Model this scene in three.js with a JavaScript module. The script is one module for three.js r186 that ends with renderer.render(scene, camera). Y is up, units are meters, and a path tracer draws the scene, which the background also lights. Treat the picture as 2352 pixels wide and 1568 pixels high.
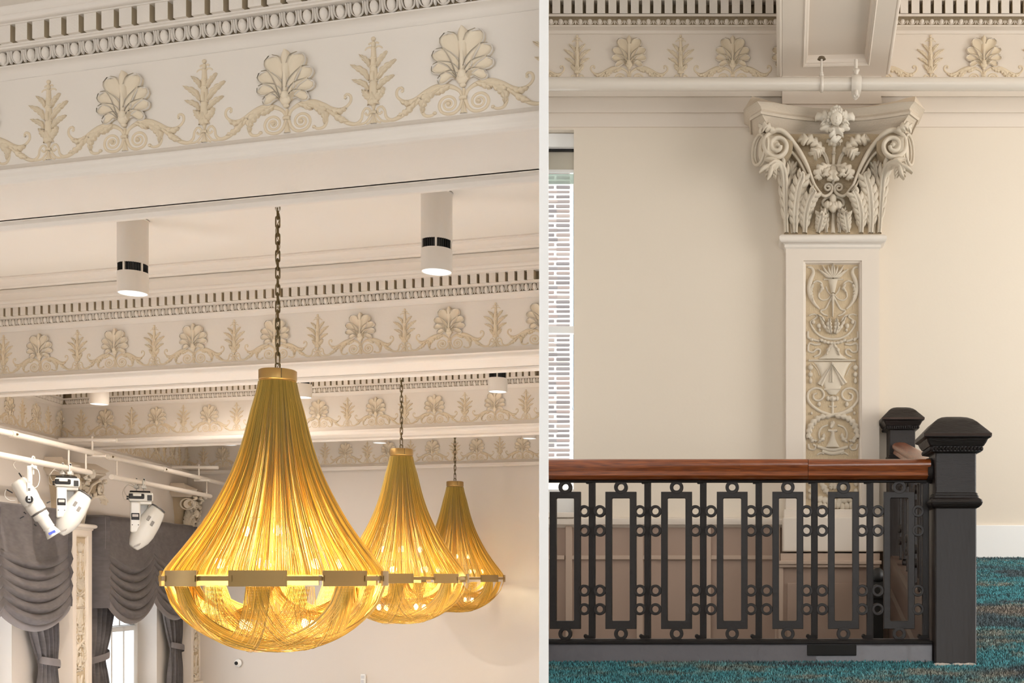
import * as THREE from 'three';
import { RectAreaLightUniformsLib } from 'three/addons/lights/RectAreaLightUniformsLib.js';
import { RoundedBoxGeometry } from 'three/addons/geometries/RoundedBoxGeometry.js';
import { mergeGeometries, mergeVertices, toCreasedNormals } from 'three/addons/utils/BufferGeometryUtils.js';

// ------------------------------------------------------------------ camera, sky, large lights, exposure
// Two rooms stand side by side, parted by a thin partition that runs away from the camera:
// on its left the ballroom ceiling with the chandeliers, on its right the raked gallery.
const scene = new THREE.Scene();
const EYE = 1.6, F = 2700, CX = 1700, CY = 1328;
const camera = new THREE.PerspectiveCamera(THREE.MathUtils.radToDeg(2 * Math.atan(784 / F)), 1.5, 0.05, 200);
camera.position.set(0, EYE, 0);
camera.lookAt(0, EYE, -10);
camera.setViewOffset(2352, 1568, 1176 - CX, 784 - CY, 2352, 1568);     // shifted lens, verticals stay upright
scene.add(camera);
const SKY = new THREE.Color().setRGB(0.90, 0.97, 1.06);
scene.background = SKY;
scene.backgroundIntensity = 2.8;

const renderer = new THREE.WebGLRenderer({ antialias: true });
renderer.toneMapping = THREE.LinearToneMapping;
renderer.toneMappingExposure = 1.0;
renderer.shadowMap.enabled = true;
RectAreaLightUniformsLib.init();

function area(w, h, pos, target, color, intensity) {
  const l = new THREE.RectAreaLight(color, intensity, w, h);
  l.position.copy(pos); l.lookAt(target); scene.add(l); return l;
}
const SOFT = new THREE.Color().setRGB(1.0, 0.94, 0.87), NEUT = new THREE.Color().setRGB(1.0, 0.975, 0.95);
const vec = (x, y, z) => new THREE.Vector3(x, y, z);
// fill light set at window openings added in the wall behind the camera
area(4.0, 2.3, vec(-3.2, 1.93, 3.55), vec(-3.2, 1.93, -8), NEUT, 0.35);
area(2.2, 3.1, vec(2.0, 2.8, 3.55), vec(2.0, 2.8, -8), NEUT, 5.0);
// light from the right, at a window opening added out of frame for it
// daylight through the four windows along the ballroom's left wall (two of them added for light, out of frame nearer the camera)
for (const [d, i] of [[0.6, 2.1], [5.0, 2.1], [9.75, 3.4], [13.3, 1.0]]) { const x = -5.651 - 0.094 * d + 0.02; area(1.8, 1.7, vec(x, EYE - 0.4, -d), vec(x + 9.956, EYE - 0.4, -d - 0.936), NEUT, i); }
const sun = new THREE.DirectionalLight(new THREE.Color().setRGB(1, 0.96, 0.9), 4.5);       // high sun from behind the camera: it reaches the yard, not the rooms' visible walls
sun.position.set(6, 24, 9); sun.target.position.set(0, 0, -3); sun.castShadow = true; Object.assign(sun.shadow.camera, { left: -16, right: 16, top: 16, bottom: -16, near: 1, far: 60 }); scene.add(sun, sun.target);
area(2.7, 2.9, vec(5.15, 3.3, -5.3), vec(0, 3.3, -5.3), SOFT, 6.7);

const hex = (h) => new THREE.Color(h);
// ------------------------------------------------------------------ small kit
function rng(seed) { let a = seed >>> 0; return () => { a = (a + 0x6D2B79F5) | 0; let t = Math.imul(a ^ (a >>> 15), 1 | a); t = (t + Math.imul(t ^ (t >>> 7), 61 | t)) ^ t; return ((t ^ (t >>> 14)) >>> 0) / 4294967296; }; }
const lerp = THREE.MathUtils.lerp, clamp = THREE.MathUtils.clamp, sstep = (a, b, x) => { const t = clamp((x - a) / (b - a), 0, 1); return t * t * (3 - 2 * t); };
// tileable value noise on an n x n lattice
function lattice(n, seed) { const r = rng(seed), g = new Float32Array(n * n); for (let i = 0; i < n * n; i++) g[i] = r(); return (x, y) => { x = ((x % n) + n) % n; y = ((y % n) + n) % n; const i = Math.floor(x), j = Math.floor(y), a = x - i, b = y - j, s = a * a * (3 - 2 * a), t = b * b * (3 - 2 * b), i1 = (i + 1) % n, j1 = (j + 1) % n; return lerp(lerp(g[j * n + i], g[j * n + i1], s), lerp(g[j1 * n + i], g[j1 * n + i1], s), t); }; }
function dataTex(w, h, fn, srgb = true, rep = [1, 1]) {
  const d = new Uint8Array(w * h * 4);
  for (let y = 0; y < h; y++) for (let x = 0; x < w; x++) { const c = fn(x / w, y / h), k = (y * w + x) * 4; d[k] = clamp(c[0], 0, 1) * 255; d[k + 1] = clamp(c[1], 0, 1) * 255; d[k + 2] = clamp(c[2], 0, 1) * 255; d[k + 3] = 255; }
  const t = new THREE.DataTexture(d, w, h); t.magFilter = THREE.LinearFilter; t.minFilter = THREE.LinearFilter; t.wrapS = t.wrapT = THREE.RepeatWrapping; t.repeat.set(rep[0], rep[1]);
  if (srgb) t.colorSpace = THREE.SRGBColorSpace; t.needsUpdate = true; return t;
}
const DS = THREE.DoubleSide;
function std(color, roughness, o = {}) { return new THREE.MeshStandardMaterial({ color, roughness, metalness: 0, side: DS, ...o }); }
function phys(color, roughness, o = {}) { return new THREE.MeshPhysicalMaterial({ color, roughness, metalness: 0, side: DS, ...o }); }

// naming
const used = new Map();
function numbered(n) { const k = used.get(n) || 0; used.set(n, k + 1); return k ? n + '_' + String(k).padStart(3, '0') : n; }
function thing(name, label, category, group, pos, turn = 0) {
  const o = new THREE.Group(); o.name = numbered(name); o.userData = { label, category }; if (group) o.userData.group = group;
  if (pos) o.position.copy(pos); o.rotation.y = turn; scene.add(o); return o;
}
function struct(name, geo, mat, parent) {          // a piece of the setting
  const o = geo ? new THREE.Mesh(geo, mat) : new THREE.Group(); o.name = parent ? name : numbered(name);
  if (geo) o.castShadow = o.receiveShadow = true;
  if (!parent) o.userData.kind = 'structure'; (parent || scene).add(o); return o;
}
function part(name, geo, mat, parent, label) {
  const m = new THREE.Mesh(geo, mat); m.name = name; m.castShadow = m.receiveShadow = true; if (label) m.userData.label = label; parent.add(m); return m;
}
function sub(name, parent) { const g = new THREE.Group(); g.name = name; parent.add(g); return g; }

// pixel of the photograph + distance from the camera plane -> point in the world
const at = (x, y, d) => vec((x - CX) / F * d, EYE - (y - CY) / F * d, -d);
const hOf = (y, d) => (CY - y) / F * d;            // height above the eye
const xOf = (x, d) => (x - CX) / F * d;

// grid surface; us and vs are parameter lists, fn returns [x, y, z]
function grid(us, vs, fn, uv) {
  const nu = us.length, nv = vs.length, pos = new Float32Array(nu * nv * 3), uvs = new Float32Array(nu * nv * 2), idx = [];
  for (let j = 0; j < nv; j++) for (let i = 0; i < nu; i++) { const k = j * nu + i, p = fn(us[i], vs[j], i, j); pos[k * 3] = p[0]; pos[k * 3 + 1] = p[1]; pos[k * 3 + 2] = p[2] || 0; const q = uv ? uv(us[i], vs[j]) : [i / (nu - 1), j / (nv - 1)]; uvs[k * 2] = q[0]; uvs[k * 2 + 1] = q[1]; }
  for (let j = 0; j < nv - 1; j++) for (let i = 0; i < nu - 1; i++) { const a = j * nu + i, b = a + 1, c = a + nu, e = c + 1; idx.push(a, b, e, a, e, c); }
  const g = new THREE.BufferGeometry(); g.setAttribute('position', new THREE.BufferAttribute(pos, 3)); g.setAttribute('uv', new THREE.BufferAttribute(uvs, 2)); g.setIndex(idx); g.computeVertexNormals(); return g;
}
const lin = (n, a = 0, b = 1) => Array.from({ length: n + 1 }, (_, i) => a + (b - a) * i / n);
function curve(pts) { return new THREE.CatmullRomCurve3(pts.map((p) => vec(p[0], p[1], p[2] || 0)), false, 'centripetal'); }
const fun = (f) => (typeof f === 'function' ? f : () => f);
// half-round strand in relief, lying on its background and swept along a path
function strand(path, rad, o = {}) {
  const c = curve(path), n = o.n || 18, m = o.m || 5, k = o.k ?? 0.9, R = fun(rad);
  const tm = vec(0, 0, 0), p = vec(0, 0, 0);
  return grid(lin(m), lin(n), (u, v) => { c.getPointAt(v, p); c.getTangentAt(v, tm); const l = Math.hypot(tm.x, tm.y) || 1, sx = -tm.y / l, sy = tm.x / l, r = R(v), a = Math.PI * (1 - u) * 1.24 - Math.PI * 0.12; return [p.x + sx * Math.cos(a) * r, p.y + sy * Math.cos(a) * r, p.z + Math.sin(a) * r * k]; });
}
// leaf in relief: spine, half width, options h (rise), lobes, ld (lobe depth), rib, curl(v)
function leaf(path, W, o = {}) {
  const c = curve(path), WF = fun(W), H = o.h ?? 0.02, n = o.lobes || 0, ld = o.ld ?? 0.35, nv = o.nv || (n ? n * 5 : 12), nu = o.nu || 6, p = vec(0, 0, 0), tm = vec(0, 0, 0), back = o.back ?? -0.3 * H;
  const us = [-1.001, ...lin(nu, -1, 1), 1.001];
  return grid(us, lin(nv), (u, v) => {
    c.getPointAt(v, p); c.getTangentAt(v, tm); const l = Math.hypot(tm.x, tm.y) || 1, sx = -tm.y / l, sy = tm.x / l;
    let w = WF(v), sc = 1; if (n) { const f = (v * n) % 1; sc = Math.pow(Math.sin(Math.PI * Math.pow(f, 0.62)), 0.8); w *= 1 - ld + ld * sc; }
    const a = Math.min(1, Math.abs(u)), skirt = Math.abs(u) > 1;
    let z = H * (o.dish ? 0.3 + 0.7 * Math.pow(a, 3) : Math.pow(Math.max(0, 1 - a * a * 0.85), 0.6)) + (o.rib ? H * 0.35 * Math.exp(-a * a * 40) : 0) - (o.groove ? H * 0.5 * Math.exp(-a * a * 25) : 0) + (n ? H * 0.45 * a * (sc - 0.5) : 0);
    if (skirt) z = back;
    // lobed leaves lean their lobes forward
    const lean = n ? (w * a * 0.55) : 0;
    return [p.x + sx * u * w + tm.x / l * lean, p.y + sy * u * w + tm.y / l * lean, p.z + z];
  });
}
// acanthus: a ribbed blade with separate fingers leaning forward along both edges
function acanthus(path, W, lobes, o = {}) {
  const c = curve(path), WF = fun(W), H = o.h ?? 9, p = vec(0, 0, 0), tm = vec(0, 0, 0), L = [leaf(path, (v) => WF(v) * 0.66, { h: H, groove: 1, back: -H, nu: 6, nv: 16 })], len = c.getLength();
  for (let k = 0; k < lobes; k++) for (const s of [-1, 1]) {
    const v = 0.1 + 0.84 * (k + 0.4) / lobes; c.getPointAt(v, p); c.getTangentAt(v, tm); const l = Math.hypot(tm.x, tm.y) || 1, tx = tm.x / l, ty = tm.y / l, w = WF(v), st = len * 0.84 / lobes, a = [p.x - ty * s * w * 0.2, p.y + tx * s * w * 0.2, p.z], at = (f, g, z) => [p.x - ty * s * w * f + tx * st * g, p.y + tx * s * w * f + ty * st * g, p.z + z];
    L.push(leaf([a, at(0.62, 0.35, H * 0.15), at(0.98, 0.85, H * 0.1), at(1.06, 1.25, -H * 0.1)], (u) => Math.min(st * 0.46, w * 0.5) * Math.sin(Math.PI * Math.pow(lerp(0.16, 0.93, u), 0.8)), { h: H * 0.8, nu: 4, nv: 7, back: -H * 0.7 }));
  }
  return merge(L);
}
function ball(x, y, z, rx, ry, rz, ws = 10, hs = 7) { const g = new THREE.SphereGeometry(1, ws, hs); g.scale(rx, ry, rz); g.translate(x, y, z); return g; }
function spiral(cx, cy, r0, r1, a0, turns, n = 16, z0 = 0, z1 = 0) { return lin(n).map((t) => { const r = lerp(r0, r1, Math.pow(t, 0.85)), a = a0 + turns * Math.PI * 2 * t; return [cx + Math.cos(a) * r, cy + Math.sin(a) * r, lerp(z0, z1, t)]; }); }
function bx(w, h, d, x = 0, y = 0, z = 0) { const g = new THREE.BoxGeometry(w, h, d); g.translate(x, y, z); return g; }
function rbox(w, h, d, r, x = 0, y = 0, z = 0, s = 2) { const g = new RoundedBoxGeometry(w, h, d, s, Math.min(r, w / 2.01, h / 2.01, d / 2.01)); g.translate(x, y, z); return g; }
function cyl(r0, r1, h, x = 0, y = 0, z = 0, n = 24) { const g = new THREE.CylinderGeometry(r0, r1, h, n); g.translate(x, y, z); return g; }
function rod(a, b, r, n = 12) { const d = new THREE.Vector3().subVectors(b, a), g = new THREE.CylinderGeometry(r, r, d.length(), n); g.applyQuaternion(new THREE.Quaternion().setFromUnitVectors(vec(0, 1, 0), d.normalize())); g.translate((a.x + b.x) / 2, (a.y + b.y) / 2, (a.z + b.z) / 2); return g; }
function tube(pts, r, n = 24, m = 6, closed = false) { return new THREE.TubeGeometry(new THREE.CatmullRomCurve3(pts, closed, 'centripetal'), n, r, m, closed); }
function lathe(prof, n = 32) { return new THREE.LatheGeometry(prof.map(([r, y]) => new THREE.Vector2(Math.max(r, 1e-4), y)), n); }
function latheAlong(a, b, prof, n = 28) {          // prof [[t, r]...] along the axis a -> b
  const d = new THREE.Vector3().subVectors(b, a), L = d.length(), g = lathe(prof.map(([t, r]) => [r, t * L]), n);
  g.applyQuaternion(new THREE.Quaternion().setFromUnitVectors(vec(0, 1, 0), d.normalize())); g.translate(a.x, a.y, a.z); return g;
}
function merge(list) {
  const l = list.filter(Boolean).map((g) => { let k = g.index ? g.toNonIndexed() : g; for (const n of Object.keys(k.attributes)) if (!['position', 'normal', 'uv'].includes(n)) k.deleteAttribute(n); if (!k.attributes.uv) k.setAttribute('uv', new THREE.BufferAttribute(new Float32Array(k.attributes.position.count * 2), 2)); return k; });
  const g = mergeGeometries(l); g.morphAttributes = {}; return g;
}
const mirrorX = (g, cx = 0) => { const k = g.clone(), p = k.attributes.position; for (let i = 0; i < p.count; i++) p.setX(i, 2 * cx - p.getX(i)); if (k.index) { const a = k.index.array; for (let i = 0; i < a.length; i += 3) { const t = a[i]; a[i] = a[i + 1]; a[i + 1] = t; } k.computeVertexNormals(); } else { const q = k.attributes.normal; if (q) for (let i = 0; i < q.count; i++) q.setX(i, -q.getX(i)); for (const at of Object.values(k.attributes)) { const n = at.itemSize, A = at.array; for (let i = 0; i < at.count; i += 3) for (let c = 0; c < n; c++) { const t = A[(i + 1) * n + c]; A[(i + 1) * n + c] = A[(i + 2) * n + c]; A[(i + 2) * n + c] = t; } } } return k; };
const both = (g, cx = 0) => [g, mirrorX(g, cx)];
// straight moulding: profile [[q, h], ...] (q = out from the wall, h = height) run along local x from s0 to s1; local z = q
function run(prof, s0, s1, crease = 0.7, miter0 = 0, miter1 = 0) {
  const g = grid(prof, [0, 1], (p, v) => [v ? s1 + miter1 * p[0] : s0 + miter0 * p[0], p[1], p[0]], null);
  let L = 0; const uv = g.attributes.uv, n = prof.length; for (let i = 0; i < n; i++) { if (i) L += Math.hypot(prof[i][0] - prof[i - 1][0], prof[i][1] - prof[i - 1][1]); uv.setXY(i, s0, L); uv.setXY(n + i, s1, L); }
  return toCreasedNormals(g, crease);
}
function arc(q, h, r, a0, a1, n = 8) { return lin(n).map((t) => { const a = lerp(a0, a1, t) * Math.PI / 180; return [q + Math.cos(a) * r, h + Math.sin(a) * r]; }); }
// metre-scaled box mapping for surfaces that carry a map
function boxUV(g, s = 1) {
  if (g.index) g = g.toNonIndexed(); const p = g.attributes.position, n = g.attributes.normal, uv = new Float32Array(p.count * 2);
  for (let i = 0; i < p.count; i++) { const ax = Math.abs(n.getX(i)), ay = Math.abs(n.getY(i)), az = Math.abs(n.getZ(i)); let u, v; if (az >= ax && az >= ay) { u = p.getX(i); v = p.getY(i); } else if (ax >= ay) { u = p.getZ(i); v = p.getY(i); } else { u = p.getX(i); v = p.getZ(i); } uv[i * 2] = u * s; uv[i * 2 + 1] = v * s; }
  g.setAttribute('uv', new THREE.BufferAttribute(uv, 2)); return g;
}
function flat(poly, y, t = 0.1, slope) {           // horizontal (or raked) slab from a plan polygon [[x, z], ...]
  const s = new THREE.Shape(poly.map(([x, z]) => new THREE.Vector2(x, -z))), g = new THREE.ExtrudeGeometry(s, { depth: t, bevelEnabled: false }); g.rotateX(-Math.PI / 2);
  const p = g.attributes.position; for (let i = 0; i < p.count; i++) p.setY(i, p.getY(i) + (slope ? slope(-p.getZ(i)) : y)); g.computeVertexNormals(); return boxUV(g);
}
// ------------------------------------------------------------------ materials
const nA = lattice(16, 11), nB = lattice(64, 12), nC = lattice(128, 13), nD = lattice(8, 14);
const fbm = (u, v, f = 1) => 0.5 * nA(u * 16 * f, v * 16 * f) + 0.3 * nB(u * 64 * f, v * 64 * f) + 0.2 * nC(u * 128 * f, v * 128 * f);
const bumpSoft = dataTex(256, 256, (u, v) => { const k = fbm(u, v); return [k, k, k]; }, false);
const bumpGrit = dataTex(512, 512, (u, v) => { const k = 0.45 * nC(u * 128, v * 128) + 0.55 * lattice1(u, v); return [k, k, k]; }, false);
function lattice1(u, v) { return (Math.abs(Math.sin(Math.floor(u * 512) * 127.1 + Math.floor(v * 512) * 311.7) * 43758.5453) % 1); }
const M = {};
M.plaster = std(hex('#e3dacf'), 0.62, { bumpMap: bumpSoft, bumpScale: 0.0008 });
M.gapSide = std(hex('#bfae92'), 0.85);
M.ceiling = std(hex('#e6dfd5'), 0.75);
M.wallL = std(hex('#ddd4ca'), 0.8, { bumpMap: bumpSoft, bumpScale: 0.0006 });
M.wallR = std(hex('#e2d6c5'), 0.7, { bumpMap: bumpSoft, bumpScale: 0.0006 });
M.trimR = std(hex('#e0d4c6'), 0.6);
M.tan = std(hex('#e3d4bc'), 0.72);
M.tanPlain = std(hex('#ddccb1'), 0.72);
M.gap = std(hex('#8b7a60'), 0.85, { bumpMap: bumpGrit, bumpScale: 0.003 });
M.stone = std(hex('#dfd2be'), 0.68, { bumpMap: bumpGrit, bumpScale: 0.0012 });
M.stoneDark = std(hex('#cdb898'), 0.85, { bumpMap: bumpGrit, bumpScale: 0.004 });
M.abacus = std(hex('#dccdb9'), 0.82, { bumpMap: bumpGrit, bumpScale: 0.003 });
M.white = std(hex('#f2f1ee'), 0.45);
M.partition = std(hex('#ffffff'), 0.6);
M.pipe = phys(hex('#d8cec1'), 0.32, { clearcoat: 0.3, clearcoatRoughness: 0.3 });
M.whiteMetal = phys(hex('#d9d7d0'), 0.35, { clearcoat: 0.4 });
M.lampWhite = std(hex('#ded6cc'), 0.5);
M.black = std(hex('#0d0c0c'), 0.5);
M.blackMatte = std(hex('#141210'), 0.8);
M.brass = std(hex('#ab8b55'), 0.36, { metalness: 0.9 });
M.bronze = std(hex('#8d7449'), 0.45, { metalness: 0.75 });
M.chain = std(hex('#6a5a3c'), 0.4, { metalness: 0.85 });
M.goldSwag = phys(hex('#dfb84e'), 0.8, { metalness: 0.35, transmission: 0.35, thickness: 0, vertexColors: true, specularIntensity: 0.7 });
M.gold = phys(hex('#ebcf66'), 0.88, { metalness: 0.15, transmission: 0.72, thickness: 0, vertexColors: true, specularIntensity: 0.7 });
M.bulb = new THREE.MeshStandardMaterial({ color: 0x000000, emissive: hex('#ffdf9e'), emissiveIntensity: 10 });
M.reflector = new THREE.MeshStandardMaterial({ color: hex('#f4f7f8'), roughness: 0.3, emissive: hex('#e6f2fb'), emissiveIntensity: 0.42, side: DS });
const wov = dataTex(256, 256, (u, v) => { const k = 0.5 + 0.25 * Math.sin(u * 402) * Math.sin(v * 402) + 0.3 * (nC(u * 128, v * 128) - 0.5); return [k, k, k]; }, false);
const velvet = dataTex(256, 256, (u, v) => { const k = 0.9 + 0.10 * (nB(u * 24, v * 64) - 0.5) + 0.10 * (nA(u * 16, v * 16) - 0.5); return [k, k, k]; });
M.velvet = phys(hex('#625b58'), 0.75, { map: velvet, sheen: 1, sheenRoughness: 0.4, sheenColor: hex('#8f8a8a'), bumpMap: wov, bumpScale: 0.0006 });
M.velvetBand = phys(hex('#6b6461'), 0.7, { sheen: 0.7, sheenColor: hex('#908b8b') });
M.glass = phys(0xffffff, 0.02, { transmission: 1, thickness: 0, ior: 1.45 });
const woodTex = dataTex(1024, 256, (u, v) => { const w = nA(u * 4, v * 16) * 1.4 + 0.35 * nB(u * 10, v * 64), g = 0.5 + 0.5 * Math.sin((v * 36 + w * 7) * 1.5), p = nC(u * 24, v * 128); const k = 0.34 + 0.34 * g * 0.6 + 0.42 * (p - 0.45), s = Math.pow(clamp(k, 0, 1), 1.1); return [0.34 + 0.44 * s, 0.14 + 0.29 * s, 0.045 + 0.13 * s]; });
M.wood = phys(0xffffff, 0.32, { map: woodTex, clearcoat: 0.6, clearcoatRoughness: 0.25, bumpMap: bumpSoft, bumpScale: 0.0006 });
M.woodFloor = std(hex('#dcd7d0'), 0.5);
M.iron = phys(hex('#1e1613'), 0.5, { bumpMap: bumpSoft, bumpScale: 0.003, clearcoat: 0.12, clearcoatRoughness: 0.3, specularIntensity: 0.7 });
M.ironGrey = phys(hex('#5e5b60'), 0.5, { bumpMap: bumpSoft, bumpScale: 0.004, clearcoat: 0.2 });
M.wainscot = std(hex('#a58d7d'), 0.6);
M.wainscotFrame = std(hex('#b8a290'), 0.55);
M.carpet = std(hex('#ffffff'), 1, { map: dataTex(512, 512, (u, v) => carpetColor(u * 4, v * 4, nC(u * 128, v * 128))), bumpMap: bumpGrit, bumpScale: 0.01 });
function carpetColor(x, z, j) {                  // patches of teal, slate and tan, drawn out across the weave
  const a = nA(x * 1.6 + 3, z * 5), b = nB(x * 4, z * 13 + 7), c0 = nC(x * 14, z * 26), s = 0.5 * a + 0.3 * b + 0.2 * c0, t = sstep(0.36, 0.60, s), w = sstep(0.46, 0.66, nD(x * 1.3 + 5, z * 3.6) * 0.55 + 0.25 * b + 0.2 * c0), k = 0.45 + 1.0 * j;
  return [lerp(lerp(0.29, 0.27, t), 0.52, w * 0.8) * k, lerp(lerp(0.34, 0.50, t), 0.47, w * 0.8) * k, lerp(lerp(0.36, 0.53, t), 0.42, w * 0.8) * k];
}
M.brick = ['#a39690', '#b3a198', '#99918f', '#bfaea4', '#8f8684', '#b29d95'].map((c) => std(hex(c), 0.9, { bumpMap: bumpGrit, bumpScale: 0.006 }));
M.mortar = std(hex('#efe9df'), 0.95);
M.flower = std(hex('#e2d8c8'), 0.65, { bumpMap: bumpGrit, bumpScale: 0.0008 });
// ------------------------------------------------------------------ ballroom: frames of reference
// beams run along u (left -> right), q points back to the camera; heights are from eye level
const TB = -Math.atan2(2700, 10200), UB = vec(Math.cos(TB), 0, -Math.sin(TB));
const TW = Math.atan2(0.9956, -0.0936), WALL0 = -5.651, WK = 0.094;      // left wall: X = WALL0 - WK * d
const PK = (CX - 1249.25) / F;                                            // partition: X = -PK * d
const HC = 1.958;                                                         // ballroom ceiling
const BEAMS = [4.0, 8.08, 11.88, 15.76];
function beamS(d0, px, q = 0) {                    // distance along a beam at which it crosses column px
  const P = at(0, CY, d0), ox = P.x + q * -Math.sin(-TB) * 1, oz = P.z + q * Math.cos(TB);
  const k = (px - CX), d = -oz; return (k * d - F * ox) / (F * UB.x + k * UB.z);
}
function beamWall(d0) { const P = at(0, CY, d0); return (WALL0 + WK * P.z - P.x) / (UB.x - WK * UB.z); }    // s at which it meets the left wall
const wallX = (d) => WALL0 - WK * d;
const wallS = (d) => d * Math.hypot(1, WK);
function wallSpx(px, q = 0) { const d = -(WALL0 + q) / ((px - CX) / F + WK) * -1; return wallS((WALL0 + q) / ((px - CX) / F + WK)); }

// mouldings, bottom to top; [q, h]
const lowerRoll = [[-0.02, 1.345], [0.008, 1.345], [0.008, 1.334], ...arc(0.033, 1.342, 0.022, 215, 380, 10), [0.058, 1.358], [0.064, 1.361], [0.052, 1.368], [0.035, 1.376], [0.02, 1.388], [0.012, 1.397], [0, 1.400]];
const upperFront = [[0, 1.685], [0.006, 1.690], [0.010, 1.702], [0.022, 1.713], [0.036, 1.717], [0.036, 1.7215], [0.030, 1.7225], [0.036, 1.763], [0.060, 1.765], [0.060, 1.7705], [0.066, 1.772], [0.066, 1.777]];
const behindDentils = [[0.066, 1.777], [0.040, 1.777], [0.040, 1.832]];
const crown = [[0.040, 1.832], [0.082, 1.832], [0.086, 1.838], ...arc(0.092, 1.848, 0.014, 250, 380, 6), [0.112, 1.858], [0.118, 1.868], [0.118, 1.873], [0.275, 1.874], [0.275, 1.869], [0.281, 1.869], [0.281, 1.893], [0.272, 1.894], [0.272, 1.899], [0.290, 1.901], [0.300, 1.910], ...arc(0.352, 1.898, 0.046, 165, 92, 8), [0.352, 1.948], [0.360, 1.950], [0.360, 1.962]];
const faceProfile = [...lowerRoll, ...upperFront];
const flip = (prof, w) => prof.map(([q, h]) => [-w - q, h]).reverse();

// ---- ornaments of the frieze, in units of one period (shell to shell); y = 0 at the foot of the frieze
function shellGeo() {
  const dish = [], rim = [], pet = [[0, 0.300, 0.030, 0], [17, 0.285, 0.056, 0.02], [39, 0.232, 0.046, 0.016], [60, 0.186, 0.040, 0.012], [86, 0.134, 0.030, 0.006]];
  pet.forEach(([deg, L, w, bend], i) => {
    const a = deg * Math.PI / 180, am = a * 0.72, P = [[0.004 * Math.sign(deg), 0.195, 0.004], [Math.sin(am) * L * 0.5, 0.2 + Math.cos(am) * L * 0.5, 0.006 + i * 0.001], [Math.sin(a) * L * 0.86, 0.2 + Math.cos(a) * L * 0.86, 0.010 - i * 0.001], [Math.sin(a) * L, 0.2 + Math.cos(a) * L, 0.006]];
    const W = (v) => w * (0.22 + 0.78 * Math.pow(v, 0.65)) * (v > 0.8 ? Math.sqrt(Math.max(0.03, 1 - Math.pow((v - 0.8) / 0.2, 2))) : 1);
    const g = leaf(P, W, { h: 0.030 - i * 0.002, dish: i > 0, nv: 14, nu: 6, back: -0.01 });
    dish.push(...(deg ? both(g) : [g]));
    const c = curve(P), edge = []; for (let k = 0; k <= 20; k++) { const t = k / 20, side = t < 0.5 ? 1 : -1, v = t < 0.5 ? lerp(0.25, 0.995, t * 2) : lerp(0.995, 0.25, t * 2 - 1), p = c.getPointAt(v), q = c.getTangentAt(v), l = Math.hypot(q.x, q.y), ww = W(v) * 0.96; edge.push([p.x - q.y / l * ww * side, p.y + q.x / l * ww * side, 0.024 - i * 0.002]); }
    if (i) { const r = strand(edge, 0.0058, { n: 26, m: 4, k: 1.1 }); rim.push(...both(r)); }
  });
  dish.push(ball(0, 0.225, 0.022, 0.024, 0.032, 0.022), ball(0, 0.195, 0.02, 0.03, 0.028, 0.018), ...both(ball(0.022, 0.205, 0.018, 0.012, 0.02, 0.014)), ball(0, 0.168, 0.014, 0.018, 0.016, 0.014));
  return [merge(dish), merge(rim)];
}
function sprigGeo() {                              // at x = 0 (stands half a period from the shell)
  const L = [];
  L.push(leaf([[0, 0.125], [0, 0.2], [0, 0.285]], (v) => 0.025 * Math.sin(Math.PI * (0.3 + 0.5 * v)), { h: 0.022 }));
  L.push(leaf([[0, 0.25], [0, 0.34], [0, 0.45]], (v) => lerp(0.026, 0.012, v), { h: 0.018 }));
  L.push(strand([[0, 0.25, 0.018], [0, 0.29, 0.02], [0, 0.31, 0.01]], 0.012, { n: 6 }), strand([[-0.02, 0.335, 0.01], [0, 0.345, 0.016], [0.02, 0.335, 0.01]], 0.006, { n: 8 }), strand([[-0.018, 0.385, 0.01], [0, 0.392, 0.014], [0.018, 0.385, 0.01]], 0.005, { n: 8 }));
  const lf = (b, m, t, w) => L.push(...both(leaf([b, m, t], (v) => w * Math.sin(Math.PI * Math.pow(lerp(0.06, 0.96, v), 0.85)), { h: 0.02, groove: 1, lobes: 4, ld: 0.22, nv: 16 })));
  lf([0.02, 0.335], [0.035, 0.375], [0.078, 0.42], 0.016); lf([0.022, 0.26], [0.06, 0.32], [0.128, 0.365], 0.020); lf([0.024, 0.2], [0.055, 0.245], [0.118, 0.275], 0.018);
  lf([0.012, 0.13], [0.03, 0.165], [0.062, 0.21], 0.022); L.push(leaf([[0, 0.115], [0, 0.14], [0, 0.185]], (v) => 0.034 * (1 - v * 0.8), { h: 0.03, groove: 1 }), ball(0, 0.13, 0.012, 0.03, 0.022, 0.016));
  L.push(...both(strand([[0.004, 0.448], [0.022, 0.458], [0.042, 0.452], [0.05, 0.442]], (v) => 0.0075 * (1 - 0.4 * v), { n: 10 })), ...both(strand([[0.002, 0.475], [0.016, 0.482], [0.03, 0.474]], 0.006, { n: 8 })), ball(0, 0.47, 0.006, 0.012, 0.02, 0.01), ball(0, 0.502, 0.006, 0.013, 0.013, 0.01));
  return merge(L);
}
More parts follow.
